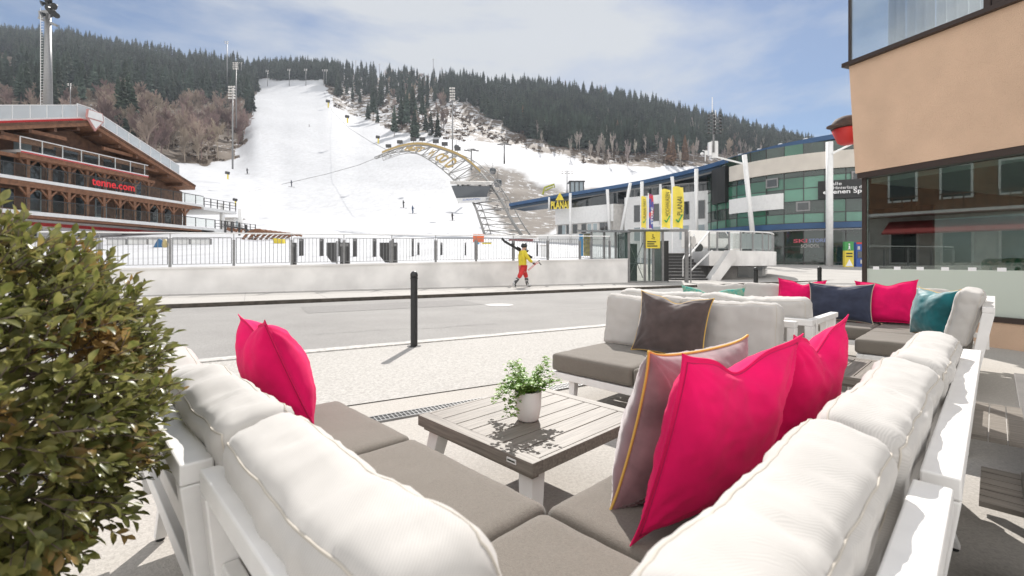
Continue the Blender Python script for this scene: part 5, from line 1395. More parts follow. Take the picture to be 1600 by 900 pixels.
q = MB(); q.tube([at(848,304,74), at(851,293,74), at(866,288,74), at(866,293,74)], .17, 6); q.tube([at(852,298,74), at(864,292,74)], .12, 6); q.build('arm', mat('yellow_green_paint', (.35,.36,.05), .5), t)
t = flood_mast('small floodlight mast with round lamps behind the roof hut', 886, 305, 266, 74, .09, 4, 1.6, 2, grp='small masts by the lift station')

# ------------------------------------------------------------------ flags
def flag(label, px0, px1, pt, pb, Y, words, fm, tick=True, wh=None, tw=.62):
    b = at(px0, pt, Y); zb = .3
    t = thing('banner_flag', label, 'flag', (b.x, Y, zb), 0, 'tall banner flags by the station')
    q = MB(); q.tube([Vector((b.x,Y,zb)), Vector((b.x,Y,b.z+.12))], .045, 8); q.build('pole', M['white_plain'], t)
    x1 = at(px1,0,Y).x; z1 = b.z; z0 = at(0,pb,Y).z; W_ = x1-b.x; q = MB(); V = []; n = 18; m_ = 8
    for i in range(n+1):
        for j in range(m_+1):
            V.append((b.x+.05+(W_-.05)*j/m_, Y+.10*math.sin(j*.9+i*.35)*(j/m_), z0+(z1-z0)*i/n+.05*math.sin(j*.7)))
    q.add(V, [(i*(m_+1)+j, i*(m_+1)+j+1, (i+1)*(m_+1)+j+1, (i+1)*(m_+1)+j) for i in range(n) for j in range(m_)])
    q.build('cloth', fm, t, smooth=True)
    text('lettering', words, M['text_dark'] if wh is None else wh, t, Vector((b.x+W_*.80, Y-.17, z0+(z1-z0)*(.30 if tick else .12))), (0,0,1), (-1,0,0), W_*.42, .0, width=(z1-z0)*tw, bold=.01)
    if tick:
        q = MB(); c = Vector((b.x+W_*.28, Y-.16, z0+(z1-z0)*.20)); s_ = W_*.55
        q.bar(c, c+Vector((s_*.35,0,-s_*.45)), W_*.13, .02, up=(0,1,0)); q.bar(c+Vector((s_*.35,0,-s_*.45)), c+Vector((s_,0,s_*.8)), W_*.13, .02, up=(0,1,0)); q.build('tick_mark', M['green_sign'], t)
FY = mat('yellow_flag_cloth', (.80,.66,.10), .8, noise_amt=.08, nscale=2)
FR = mat('red_flag_cloth', (.55,.05,.07), .8, noise_amt=1, nscale=.9, c2=(.06,.10,.34), nlo=.47, nhi=.53)
flag('yellow banner flag reading HOCHWURZEN', 1033, 1048, 296, 356, 33, 'HOCHWURZEN', FY)
flag('yellow banner flag reading PLANAI, widest and rightmost of the flags', 1050, 1068, 292, 356, 31, 'PLANAI', FY, tw=.45)
flag('narrow yellow banner flag reading PLANAI WEST, leftmost of the flags', 1001, 1010, 307, 356, 38, 'PLANAI WEST', FY)
flag('narrow red and blue banner flag left of the HOCHWURZEN flag', 1013, 1021, 304, 357, 36, 'STORE', FR, tick=False, wh=M['text_white'], tw=.5)

# ------------------------------------------------------------------ glass lift shelter, stairs and ramp
sh_ = thing('glass_lift_shelter', 'green glass lift shelter with a long glass canopy at the end of the white wall', 'shelter', (6.7,22.8,0))
SY = 22.4
def sx(px, Y=SY): return (px-800)/F*Y
zt_ = 1.12+(408-362)*SY/F
q = MB()
for px_ in (983,1008,1021,1036): q.box(sx(px_)-.05, sx(px_)+.05, SY, SY+.1, .09, zt_)
for px_ in (983,1036): q2 = MB(); q2.box(sx(px_)-.05, sx(px_)+.05, SY+2.2, SY+2.3, .09, zt_); q2.build('rear_post', M['grey_metal'], sh_)
q.box(sx(983)-.05, sx(1044)+.05, SY-.02, SY+.12, zt_, zt_+.12); q.box(sx(983)-.04, sx(1044), SY+.01,SY+.11, .09,.16)
bevel(q.build('frame', M['grey_metal'], sh_), .01)
q = MB(); q.box(sx(984), sx(1008)-.06, SY+.04, SY+.055, .17, zt_); q.box(sx(1008)+.06, sx(1036)-.06, SY+.04, SY+.055, .17, zt_); q.box(sx(983)-.02, sx(983)+.0, SY+.12, SY+2.2, .17, zt_)
q.build('glass_walls', M['clear_glass'], sh_)
q = MB(); q.box(sx(986), sx(1006), SY+1.2, SY+1.3, .12, 2.0); q.box(sx(1037), sx(1045), SY+.02, SY+1.8, .09, 2.1); q.build('dark_panel', M['black'], sh_)
q = MB()
q.tube([Vector((sx(984),SY+.15,.3)), Vector((sx(1006),SY+.15,2.0))], .02, 5); q.tube([Vector((sx(1006),SY+.15,.3)), Vector((sx(984),SY+.15,2.0))], .02, 5); q.tube([Vector((sx(984),SY+.14,1.0)), Vector((sx(1006),SY+.14,1.0))], .025, 5)
q.build('bracing', M['grey_metal'], sh_)
q = MB(); q.prism([Vector((sx(904,24),24.5,2.72)), Vector((sx(985,SY),SY-.1,2.55)), Vector((sx(1044,SY),SY-.1,2.55)), Vector((sx(1044,27),27,2.8)), Vector((sx(920,27),27.5,2.85))], (0,0,.05)); q.build('canopy', M['clear_glass'], sh_)
q = MB(); q.tube([Vector((sx(904,24),24.5,2.70)), Vector((sx(985),SY-.1,2.53))], .05, 6)
for px_ in (924,944,962): 
    q.tube([Vector((sx(px_,24),24,1.2)), Vector((sx(px_,24),24,2.72))], .06, 8)
q.build('canopy_posts', M['grey_metal'], sh_)
for i, (a_, b_) in enumerate(((925,943),(945,961),(963,981))):
    q = MB(); q.box(sx(a_,24), sx(b_,24), 24.0, 24.02, 1.25, 2.65); q.build('glass_pane', M['clear_glass'], sh_)
q = MB(); q.box(sx(1045), sx(1075), SY, SY+.12, zt_, zt_+.12); q.box(sx(1071), sx(1076), SY, SY+.12, .09, zt_); q.build('portal_frame', M['grey_metal'], sh_)
sg = thing('yellow_sign', 'yellow information sign with a pictogram on the glass shelter', 'sign', tuple(at(1019,390,SY-.1)))
a, b = at(1009,388,SY-.06), at(1031,362,SY-.06)
q = MB(); q.box(a.x, b.x, SY-.10, SY-.05, a.z, b.z); q.build('board', M['yellow'], sg)
q = MB()
for z_, w_ in ((.36,.62),(.23,.5),(.10,.72)): 
    q.box(a.x+.06, a.x+.06+(b.x-a.x)*w_, SY-.107, SY-.101, a.z+z_*.8, a.z+z_*.8+.055)
q.tube([Vector((a.x+.33,SY-.104,b.z-.12)), Vector((a.x+.33,SY-.104,b.z-.26)), Vector((a.x+.42,SY-.104,b.z-.30))], .02, 5); q.tube([Vector((a.x+.26,SY-.104,b.z-.33)), Vector((a.x+.42,SY-.104,b.z-.36))], .012, 5)
q.build('print', M['text_dark'], sg)
rs = thing('round_sign', 'round grey traffic sign seen from the side behind the portal frame', 'sign', (sx(1076)+.1,SY-.3,.09))
q = MB(); q.tube([Vector((sx(1077),SY-.2,.09)), Vector((sx(1077),SY-.2,2.3))], .03, 8); q.build('post', M['grey_metal'], rs)
q = MB(); c = Vector((sx(1080),SY-.25,2.05)); q.tube([c, c+Vector((.02,-.02,0))], .26, 20); o = q.build('disc', M['concrete'], rs)
# stairs
stt = thing('staircase', 'dark outdoor steps leading up between glass shelter and white ramp', 'stairs', (sx(1060,25),25,0))
q = MB()
for i in range(9): q.box(sx(1044,25.5), sx(1100,25.5)-.0, 25.0+i*.32, 28.2+.01*i, .02+i*.175, .02+(i+1)*.175-.03)
q.build('risers', M['dark_metal'], stt)
q = MB()
for i in range(9): q.box(sx(1044,25.5)-.01, sx(1100,25.5)+.01, 24.95+i*.32, 25.33+i*.32, .02+(i+1)*.175-.029, .02+(i+1)*.175)
q.build('treads', M['grey_metal'], stt)
q = MB(); q.tube([at(1067,432,24.9), at(1067,405,24.9), Vector((sx(1085,28),28,2.75))], .03, 6); q.tube([Vector((sx(1085,28),28,2.75)), Vector((sx(1085,28),28,1.6))], .03, 6)
q.build('handrail', M['white_plain'], stt)
rp_ = thing('ramp', 'white curved concrete ramp with glass railing in front of the green tower', 'ramp', (13.5,27,0))
outl = smooth_poly([(sx(1108,25.6),25.6,0),(sx(1150,25.4),25.4,0),(sx(1195,26.2),26.2,0),(sx(1212,27.6),27.6,0),(sx(1208,30.5),30.5,0),(sx(1180,33),33,0)], 5)
bk = [Vector((sx(1104,26),33.5,0))]
q = MB(); q.prism([p+Vector((0,0,.86)) for p in outl]+[Vector((11.2,33.5,.86))], (0,0,.82)); q.build('deck', M['plaster'], rp_)
ins = [p+(Vector((12.5,30,0))-p).normalized()*.5 for p in outl]
q = MB(); q.prism([p+Vector((0,0,.02)) for p in ins]+[Vector((11.6,33,.02))], (0,0,.838)); q.build('base', M['olive'], rp_)
q = MB()
for i in range(6, len(ins)-6, 2): q.pbox(ins[i]+Vector((0,-.02,.2)), ins[i+2]-ins[i], (0,.01,0), (0,0,.6))
q.build('base_glazing', M['win_dark'], rp_)
a = at(1107,436,25.2); b = at(1141,394,27.8)
q = MB(); q.prism([Vector((sx(1106,24.9),24.9,.03)), Vector((sx(1110,25.2),25.58,1.68)) , Vector((sx(1125,25.2),25.58,1.68)), Vector((sx(1128,25.4),25.58,.86)), Vector((sx(1124,25),24.95,.03))], (.18,.0,0)) if False else None
q = MB(); q.prism([Vector((sx(1108,24.8),24.8,.03)), Vector((sx(1124,24.8),24.8,.03)), Vector((sx(1150,24.8),24.8,1.2)), Vector((sx(1150,24.8),24.8,1.70)), Vector((sx(1141,24.8),24.8,1.70))], (0,.7,0)); q.build('stair_cheek', M['plaster'], rp_)
q = MB(); rl = [p+(Vector((12.5,30,0))-p).normalized()*.15 for p in outl]
for i in range(0, len(rl), 2): q.bar(rl[i]+Vector((0,0,1.68)), rl[i]+Vector((0,0,2.72)), .07,.07)
q.build('railing_posts', M['grey_metal'], rp_)
q = MB(); q.tube([p+Vector((0,0,2.75)) for p in rl], .045, 6); q.tube([rl[0]+Vector((0,0,2.75)), Vector((sx(1075,24.9),24.9,1.35)), Vector((sx(1073,24.9),24.9,.9))], .04, 6); q.tube([Vector((sx(1113,24.7),24.7,1.7)), Vector((sx(1079,24.7),24.7,.6))], .04, 6)
q.build('handrail', M['white_plain'], rp_)
q = MB()
for i in range(len(rl)-1): q.pbox(rl[i]+Vector((0,0,1.8)), rl[i+1]-rl[i], (0,.015,0), (0,0,.85))
q.build('railing_glass', M['rail_glass'], rp_)
vn = thing('white_van', 'white van parked behind the ramp railing', 'van', tuple(at(1115,392,34)))
c = at(1115,394,34)
q = MB(); q.prism([c+Vector((-1.7,0,.35)), c+Vector((1.9,0,.35)), c+Vector((1.9,0,.85)), c+Vector((1.3,0,1.0)), c+Vector((.9,0,1.55)), c+Vector((-1.7,0,1.6))], (0,1.8,0)); bevel(q.build('body', M['white_metal'], vn), .08, 3)
q = MB(); q.prism([c+Vector((.35,-.01,1.0)), c+Vector((1.15,-.01,1.0)), c+Vector((.85,-.01,1.45)), c+Vector((.35,-.01,1.45))], (0,.008,0)); q.build('window', M['win_dark'], vn)
for x in (-1.1,1.2): q = MB(); q.tube([c+Vector((x,-.05,.32)), c+Vector((x,.2,.32))], .32, 18); q.build('wheel', M['black'], vn)
bx = thing('utility_box', 'tall white utility box on the ramp deck', 'utility box', tuple(at(1152,394,29)))
a = at(1144,394,29); q = MB(); q.box(a.x, a.x+.62, 29, 29.5, 1.69, 2.95); bevel(q.build('cabinet', M['white_plain'], bx), .02)
q = MB(); q.box(a.x+.05, a.x+.57, 28.98, 28.995, 1.8, 2.85); q.build('door', M['concrete'], bx)
# info pylon and vending machine
def tower_z(): return .74
t = thing('info_pylon', 'green and yellow information pylon in front of the glass tower', 'sign', tuple(at(1327,418,41.5)))
a, b = at(1320,0,41.5).x, at(1334,0,41.5).x
q = MB(); q.box(a,b,41.5,41.75,.60,2.05); q.build('yellow_part', M['yellow'], t)
q = MB(); q.box(a,b,41.5,41.75,2.051,2.85); q.build('green_part', M['green_sign'], t)
q = MB(); q.box(a+.33,a+.45,41.47,41.495,2.15,2.5); q.box(a+.33,a+.45,41.47,41.495,2.57,2.68); q.box(a+.27,a+.51,41.47,41.495,2.15,2.2); q.build('i_symbol', M['text_white'], t)
q = MB(); q.prism([Vector((a+.08,41.48,.68)),Vector((b-.08,41.48,.68)),Vector(((a+b)/2,41.48,1.3))], (0,.015,0)); q.build('triangle', M['text_white'], t)
q = MB(); q.box(a+.12,b-.12,41.48,41.495,1.75,1.86); q.box(a+.12,b-.12,41.48,41.495,1.5,1.6); q.build('print', M['text_dark'], t)
t = thing('vending_machine', 'dark blue vending machine right of the information pylon', 'vending machine', tuple(at(1344,418,41.5)))
a, b = at(1338,0,41.8).x, at(1351,0,41.8).x
q = MB(); q.box(a,b,41.8,42.6,.6,2.8); bevel(q.build('cabinet', M['blue_sign'], t), .03)
q = MB(); q.box(a,b,41.77,41.795,2.65,2.8); q.build('red_header', M['red'], t)
q = MB(); q.box(a+.1,b-.1,41.77,41.795,1.4,2.0); q.build('display', M['win_dark'], t)
q = MB(); q.box(a+.35,b-.15,41.76,41.79,.9,1.25); q.box(a+.1,a+.3,41.76,41.79,2.15,2.45); q.build('stickers', M['concrete'], t)

# ------------------------------------------------------------------ truss arch with its glass cabin
ar = thing('truss_arch', 'tall curved white steel truss arch with golden letters and a glazed cabin over the piste', 'arch', tuple(at(785,372,84)))
def tzat(px, py, Y): return at(px, py, Y)
top = smooth_poly([at(815,368,83), at(800,345,84), at(782,312,86), at(757,277,89), at(728,250,92), at(695,235,96), at(660,227,100), at(625,231,105), at(585,246,110)], 5)
bot = smooth_poly([at(757,366,83), at(750,345,84), at(740,318,86), at(722,296,89), at(700,272,92), at(674,252,96), at(648,239,100), at(618,238,105), at(587,248.5,110)], 5)
back = [p+Vector((1.6,3.0,.3)) for p in top]; backb = [p+Vector((1.0,3.0,.3)) for p in bot]
cm = mat('silver_steel', (.27,.265,.255), .5, .1)
q = MB(); q.tube(top, .30, 8, r2=.12); q.build('upper_chord', cm, ar, smooth=True)
q = MB(); q.tube(bot, .24, 8, r2=.10); q.build('lower_chord', cm, ar, smooth=True)
q = MB(); q.tube(back, .13, 6, r2=.05); q.tube(backb, .10, 6, r2=.05); q.build('rear_chords', cm, ar, smooth=True)
q = MB()
for i in range(0, len(top)-1):
    if i % 2 == 0: q.tube([top[i], bot[i]], .11, 5); q.tube([back[i], bot[i]], .07, 5); q.tube([top[i], back[i]], .07, 5); q.tube([bot[i], backb[i]], .07, 5)
    if i < len(top)-2 and i % 2 == 0: q.tube([top[i], bot[i+2]], .09, 5); q.tube([bot[i], backb[i+2]], .06, 5)
q.build('bracing', cm, ar)
q = MB()
for i in range(16, 38):
    q.prism([top[i]+Vector((-.1,-.35,.1)), top[i+1]+Vector((-.1,-.35,.1)), top[i+1]+Vector((-.1,-.35,.55)), top[i]+Vector((-.1,-.35,.55))], (0,.1,0))
q.build('walkway_rail', M['gold'], ar)
for i in (22,25,27,30,32,35,37):
    q = MB(); p = top[min(i,len(top)-1)]; q.bar(p+Vector((0,0,.3)), p+Vector((0,0,1.2)), .08,.08); q.bar(p+Vector((-.6,-.1,1.3)), p+Vector((.6,-.1,1.3)), .5,.7); q.build('spotlight', M['dark_metal'], ar)
wrd = 'BEST WOOD'; 
seq = [33,32,31,30,28.6,27,25.6,24.2,22.8]
for c_, i in zip(wrd, seq):
    if c_ == ' ': continue
    i0 = int(i); a = bot[i0]; b = top[i0]; nx_ = (bot[i0-1]-bot[i0]).normalized()
    text('letter', c_, M['gold'], ar, a+(b-a)*.18+Vector((0,-.6,0)), (nx_.x, nx_.y*.2, nx_.z), (b-a), (b-a).length*.62, .0, width=min(1.3, (bot[i0-1]-bot[i0]).length*1.0), bold=.03)
cb = [(704,290),(724,283),(762,290),(756,316),(716,318)]
A = at(703,289,86); 
q = MB()
bottom_ = [at(716,318,85), at(757,315,85), at(762,314,89), at(722,316,89)]; topc = [at(704,288,83.8), at(767,289,83.8), at(772,288,90), at(710,287,90)]
def hexa(mb, bt, tp_, m_=None): mb.add(bt+tp_, [(3,2,1,0),(4,5,6,7),(0,1,5,4),(1,2,6,5),(2,3,7,6),(3,0,4,7)])
lo = [b*.72+t_*.28 for b, t_ in zip(bottom_, topc)]; hexa(q, bottom_, lo); cbn = q.build('cabin_base', M['white_plain'], ar)
q = MB(); l2 = [b*.70+t_*.30+Vector((0,.25*(1 if i > 1 else 1),0)) for i, (b, t_) in enumerate(zip(bottom_, topc))]; t2 = [b*.06+t_*.94+Vector((0,.25,0)) for b, t_ in zip(bottom_, topc)]; hexa(q, l2, t2); q.build('cabin_glazing', mat('grey_cabin_glass', (.10,.11,.12), .15, spec=.8), ar)
q = MB(); hexa(q, [t_*1.0 for t_ in topc], [t_+Vector((-.1,-.15,.55)) for t_ in topc]); q.build('cabin_roof', M['concrete'], ar)
text('lettering', 'SCHLADMING', M['blue_sign'], cbn, bottom_[0]*.86+topc[0]*.14+Vector((1.0,-.12,0)), bottom_[1]-bottom_[0], (0,0,1), .42, .0, width=3.2)
q = MB(); q.tube([at(774+7*math.cos(a),293+8*math.sin(a),85) for a in np.linspace(0,6.283,17)[:-1]], .09, 6, closed=True); q.build('stair_ring', cm, ar)
# stuff round the arch foot
def small_box(name, label, cat, px0, px1, pt, pb, Y, m, dep=.6, grp=None, topm=None):
    t = thing(name, label, cat, tuple(at((px0+px1)/2,pb,Y)), 0, grp)
    a, b = at(px0,pb,Y), at(px1,pt,Y); q = MB(); q.box(a.x,b.x,Y,Y+dep,a.z,b.z); bevel(q.build('body', m, t), .02)
    q = MB(); q.box(a.x-.02,b.x+.02,Y-.02,Y+dep+.02,b.z,b.z+.06); q.build('top', topm or M['concrete'], t); return t
small_box('direction_board', 'yellow arrow board behind the fence at the arch foot', 'board', 753,768,379,389,55,M['yellow'],.1)
small_box('padded_barrier', 'orange red padded barrier behind the fence under the arch', 'barrier', 739,756,366,378,60,mat('orange_pad', (.7,.16,.06), .7),.4)
small_box('notice_board', 'small blue board on the fence under the arch', 'panel', 743,749,379,389,54,mat('cyan_panel', (.05,.35,.6), .6),.1)
small_box('mobile_shed', 'dark low shed under the foot of the truss arch', 'shed', 770,835,380,398,66,M['dark_room'],4, topm=M['blue'])
small_box('white_cabinet', 'white cabinet behind the fence right of the walking skier', 'cabinet', 845,856,384,401,24.5,M['white_plain'],.35)
small_box('poster_stand', 'blue poster stand leaning behind the fence', 'stand', 905,911,366,400,24.6,mat('cyan_print', (.03,.25,.5), .6),.08)
small_box('poster_stand', 'yellow patterned poster stand under the glass canopy', 'stand', 912,925,366,400,25.2,mat('yellow_print', (.55,.45,.16), .6, noise_amt=1, nscale=5, c2=(.2,.18,.1)),.08)
# ski gates just behind the fence
def gate_post(px0, px1, pt, Y, h, grp, lab):
    x0, x1 = (px0-800)/F*Y, (px1-800)/F*Y; zb = wtop(x0)-.02 if Y < wallY(x0)+.8 else None
    z1 = at(0,pt,Y).z; z0 = z1-h
    t = thing('gate_post', lab, 'gate post', ((x0+x1)/2,Y,z0), 0, grp)
    q = MB(); q.box(x0,x1,Y,Y+.14,z0,z1); bevel(q.build('post', M['dark_metal'], t), .008)
    q = MB(); q.box(x0+.01,x1-.01,Y-.004,Y,z1-.14,z1-.04); q.build('reader', M['grey_metal'], t)
for px0, px1 in ((455,461),(531,536),(538,545),(614,620)):
    Y = wallY((px0-800)/F*16.5)+.42; gate_post(px0,px1,379,Y,.80,'dark ticket gate posts behind the fence','dark grey ticket gate post behind the fence, '+{455:'leftmost of four',531:'second from left',538:'third from left',614:'rightmost of four'}[px0])
for (a_, b_, Yr, hh) in ((467,473,27,1.35),(499,504,27,1.35),(528,531,27,1.3),(551,557,27,1.35),(582,587,27,1.35),(612,615,27,1.3),(643,646,28,1.3),(652,655,30,1.1),(688,691,30,1.1),(726,728,30,1.1),(820,823,30,1.1),(838,841,30,1.1)):
    gate_post(a_,b_,373 if hh > 1.2 else 379,Yr,hh,'slim grey posts on the snow behind the fence','slim grey post standing on the snow field behind the fence')
for a_ in (510, 593):
    Y = 18.6; x0, x1 = (a_-800)/F*Y, (a_+15-800)/F*Y; z1 = at(0,379,Y).z
    t = thing('gate_leaf', 'dark brushed swing gate leaf behind the fence, '+('left one' if a_ == 510 else 'right one'), 'gate', ((x0+x1)/2,Y,z1-.85), 0)
    q = MB(); q.prism([Vector((x0,Y,z1-.52)), Vector((x0+.22,Y,z1-.80)), Vector((x1,Y,z1-.80)), Vector((x1,Y,z1)), Vector((x0,Y,z1))], (0,.03,0)); q.build('leaf', M['dark_metal'], t)
    q = MB(); q.box(x1,x1+.05,Y-.01,Y+.05,z1-1.2,z1+.06); q.build('hinge_post', M['grey_metal'], t)
# barrier boards before the chalet
bb = thing('barrier_boards', 'row of white advertising boards in grey frames before the chalet', 'barrier', tuple(at(250,394,36)))
for i in range(5):
    q = MB(); a = at(166+i*33,393,36+i*.6); b = at(197+i*33,373,36+i*.6); q.box(a.x,b.x,a.y,a.y+.06,a.z,b.z); q.build('board', M['white_plain'], bb)
    q = MB(); q.bar(Vector((a.x,a.y-.03,b.z)), Vector((b.x,a.y-.03,b.z)), .08,.08); q.bar(Vector((b.x+.05,a.y-.03,a.z-.3)), Vector((b.x+.05,a.y-.03,b.z)), .1,.1); q.bar(Vector((a.x,a.y-.03,a.z+.12)), Vector((b.x,a.y-.03,a.z+.12)), .08,.08); q.build('frame', M['grey_metal'], bb)
t = thing('blue_cover', 'blue pointed tarpaulin cover before the white barrier boards', 'cover', tuple(at(248,393,34)))
a = at(243,393,34); q = MB(); q.lathe([(.42,0),(.36,.35),(.14,.85),(.05,.93),(0,.94)], (a.x+.3,34,a.z), 7); q.build('tarpaulin', mat('blue_tarp', (.03,.12,.25), .6), t)
t = thing('lantern', 'yellowish wind lantern hanging at the second fence post', 'lantern', tuple(at(258,388,14.5)))
a = at(258,387,14.55); q = MB(); q.lathe([(0,0),(.07,.01),(.085,.08),(.07,.2),(.03,.26),(0,.27)], tuple(a), 12); q.build('body', mat('cream_lantern', (.55,.45,.22), .5), t, smooth=True)
t = thing('padded_mat', 'yellow safety mat at the foot of the log canopy', 'mat', tuple(at(436,392,44)))
a = at(426,372,46); b = at(446,391,46); q = MB(); q.prism([Vector((a.x,46,a.z)), Vector((a.x+1.0,46,a.z-.1)), Vector((b.x,46,b.z)), Vector((a.x+.2,46,b.z))], (0,.5,0)); q.build('pad', M['yellow'], t)
for px_ in (362,369,375,402,408,427,434,448):
    pass

# ------------------------------------------------------------------ masts, lift, cannons, skiers
t = flood_mast('very tall grey floodlight mast with brackets rising behind the chalet roof', 75, 190, 22, 72, .62, 0, grp=None)
c = at(77,28,72); q = MB(); q.bar(c+Vector((-1.6,0,.0)), c+Vector((1.2,0,-1.2)), .35,.35); q.bar(c+Vector((-1.8,.2,.6)), c+Vector((.8,.2,.9)), .12,1.2); q.build('bracket', M['grey_metal'], t)
r = random.Random(2)
for i in range(16):
    p = at(70+ r.uniform(0,20), 24-i*1.9, 71.5); q = MB(); d = Vector((r.uniform(-.5,.5), -.6, -.35)).normalized(); q.tube([p, p+d*.28, p+d*.5], .16, 10, r2=.42); q.build('lamp', M['black'], t)
q = MB(); q.tube([at(77,30,71.8), at(81,-14,71.8)], .14, 6); q.build('lamp_post', M['grey_metal'], t)
q = MB(); 
for i in range(60): z = 14+i*.42; x = at(70,0,72).x; q.tube([Vector((x-.25,71.6,z)), Vector((x+.15,71.6,z))], .03, 4)
q.tube([Vector((x-.25,71.6,12)), Vector((x-.25,71.6,40))], .05, 4); q.build('ladder', M['white_plain'], t)
flood_mast('slim floodlight mast at the left edge of the piste, nearer of the pair', 363.5, 264, 135, 150, .28, 3, 1.6, 5)
flood_mast('slim floodlight mast at the left edge of the piste, just right of its twin', 369, 200, 98, 230, .30, 3, 2.0, 4)
flood_mast('thin tall floodlight mast against the dark forest left of the piste', 355, 130, 65, 420, .45, 2, 2.2, 2)
flood_mast('tall slim floodlight mast above the truss arch with a lamp panel on top', 707, 262, 137, 110, .20, 3, .9, 5)
for px_, pb, pt in ((418,135,110),(452,134,108),(478,134,108),(506,135,109),(510,136,109)):
    flood_mast('small floodlight mast on the skyline edge at the top of the piste', px_, pb, pt, 525, .38, 2, 2.4, 2, grp='floodlight masts at the top of the piste')
for px_, pb, pt in ((593,122,100),(677,120,92),(690,122,106),(556,115,95),(377,110,98)):
    flood_mast('small pale mast beside the upper snowy clearing', px_, pb, pt, 480, .35, 2, 2.2, 1, grp='pale masts by the upper clearing')
flood_mast('small lamp mast on the slope above the chalet roof', 110, 164, 130, 130, .12, 2, .8, 2, grp=None)
def pylon(px, pb, pt, Y, lab):
    b = at(px,pb,Y); tt = at(px,pt,Y); t = thing('lift_pylon', lab, 'lift pylon', tuple(b), 0, 'gondola lift pylons')
    q = MB(); q.tube([b, tt], .38, 8, r2=.25); q.build('column', M['grey_metal'], t, smooth=True)
    q = MB(); w_ = 6.5*Y/F; q.bar(tt+Vector((-w_,0,0)), tt+Vector((w_,0,0)), .35,.3); q.build('crossarm', M['grey_metal'], t)
    for s_ in (-1,1):
        q = MB(); q.bar(tt+Vector((s_*w_-1.2,0,-.35)), tt+Vector((s_*w_+1.2,.3,-.6)), .45,.35); q.build('sheave', M['dark_metal'], t)
pylon(736.5,266,233,170,'T shaped gondola lift pylon right of the arch, the nearer one')
pylon(788,256,224,190,'T shaped gondola lift pylon, the one further right with a ladder frame')
def gondola(px, py, Y, lab, s_=1.0):
    c = at(px,py,Y); t = thing('gondola_cabin', lab, 'gondola', tuple(c), 0, 'grey gondola cabins hanging over the slope'); s_ *= 1.1
    q = MB(); q.lathe([(.0,-1.0*s_),(.7*s_,-.98*s_),(1.0*s_,-.4*s_),(1.0*s_,.3*s_),(.75*s_,.9*s_),(0,1.0*s_)], tuple(c), 12); q.build('shell', M['grey_metal'], t, smooth=True)
    q = MB(); q.lathe([(1.02*s_,-.3*s_),(1.02*s_,.3*s_),(.9*s_,.6*s_)], tuple(c), 12); q.build('window', M['win_dark'], t)
    q = MB(); q.tube([c+Vector((0,0,s_)), c+Vector((0,0,2.6*s_))], .06, 5); q.build('hanger', M['dark_metal'], t)
gondola(713.5,230,150,'gondola cabin beside the tall mast above the arch',.75); gondola(770,267,130,'gondola cabin above the brown bank, the upper one',.8); gondola(778,286,110,'gondola cabin above the brown bank, the lower one',.85)
gondola(671,205,200,'gondola cabin in front of the bare trees',.7)
def wire(name, label, pts, r_):
    q = MB(); q.tube(pts, r_, 4); tag(q.build(name, M['dark_metal']), label, 'cable')
wire('lift_cable', 'lift cable running from the station over the two pylons', [at(795,330,80), at(778,281,110), at(742,233,170), at(672,200,200), at(600,150,330)], .05)
wire('winch_rope', 'thin dark rope crossing the white piste', [at(385,300,120), at(440,288,135), at(510,272,150), at(560,258,160), at(590,246,165)], .06)
wire('winch_rope', 'thin dark rope running down from the top of the piste towards the arch', [at(505,140,500), at(520,175,380), at(545,200,260), at(580,222,190), at(612,238,150)], .08)
def cannon(px, py, Y, lab):
    b = at(px,py,Y); t = thing('snow_cannon', lab, 'snow cannon', tuple(b), 0, 'yellow snow cannons on the piste')
    h = 13*Y/F; q = MB(); q.tube([b, b+Vector((0,0,h*.65))], h*.08, 6); q.build('stand', M['yellow'], t)
    q = MB(); q.tube([b+Vector((-h*.25,0,h*.8)), b+Vector((h*.15,0,h*.72))], h*.18, 10); q.build('barrel', M['dark_metal'], t)
cannon(591,224,190,'yellow snow cannon on the piste above the arch'); cannon(513,168,400,'small yellow snow cannon at the upper edge of the piste'); cannon(368,322,95,'yellow snow cannon at the left edge of the piste'); cannon(543,192,270,'small yellow snow cannon on the right edge of the piste')
cannon(356,280,130,'yellow snow cannon near the lower end of the tall mast')
def skin_obj(name, pts, edges, radii, m, parent, lvl=1):
    me_ = bpy.data.meshes.new(name); me_.from_pydata([tuple(p) for p in pts], edges, []); me_.materials.append(m)
    o = bpy.data.objects.new(name, me_); col.objects.link(o); o.parent = parent
    md = o.modifiers.new('skin', 'SKIN'); md.use_smooth_shade = True
    if not me_.skin_vertices: return o
    for i, r_ in enumerate(radii):
        me_.skin_vertices[0].data[i].radius = (r_, r_) if not isinstance(r_, tuple) else r_
    me_.skin_vertices[0].data[0].use_root = True
    sb_ = o.modifiers.new('sub', 'SUBSURF'); sb_.levels = lvl; sb_.render_levels = lvl
    return o
def small_skier(px, py, Y, lab, cj):
    b = at(px,py,Y); t = thing('person', lab, 'person', tuple(b), random.uniform(-1,1))
    m = mat('ski_suit', cj, .8)
    b_ = skin_obj('body', [(0,0,.95),(0,0,1.2),(0,0,1.45),(0,0,1.55),(0,0,1.72),(.12,.1,.5),(.05,.14,.08),(.12,-.1,.5),(.05,-.14,.08),(.1,.25,1.2),(.3,.3,1.05),(.1,-.25,1.2),(.3,-.3,1.05)],
      [(0,1),(1,2),(2,3),(3,4),(0,5),(5,6),(0,7),(7,8),(2,9),(9,10),(2,11),(11,12)], [.15,.16,.15,.07,.12,.09,.07,.09,.07,.06,.05,.06,.05], m, t)
    for s_ in (-1,1): q = MB(); q.box(-.75,.85,s_*.14-.05,s_*.14+.05,.0,.03); q.build('ski', M['black'], t, local=True)
small_skier(455,292,115,'tiny skier in dark clothes alone in the middle of the white piste',(.03,.03,.05))
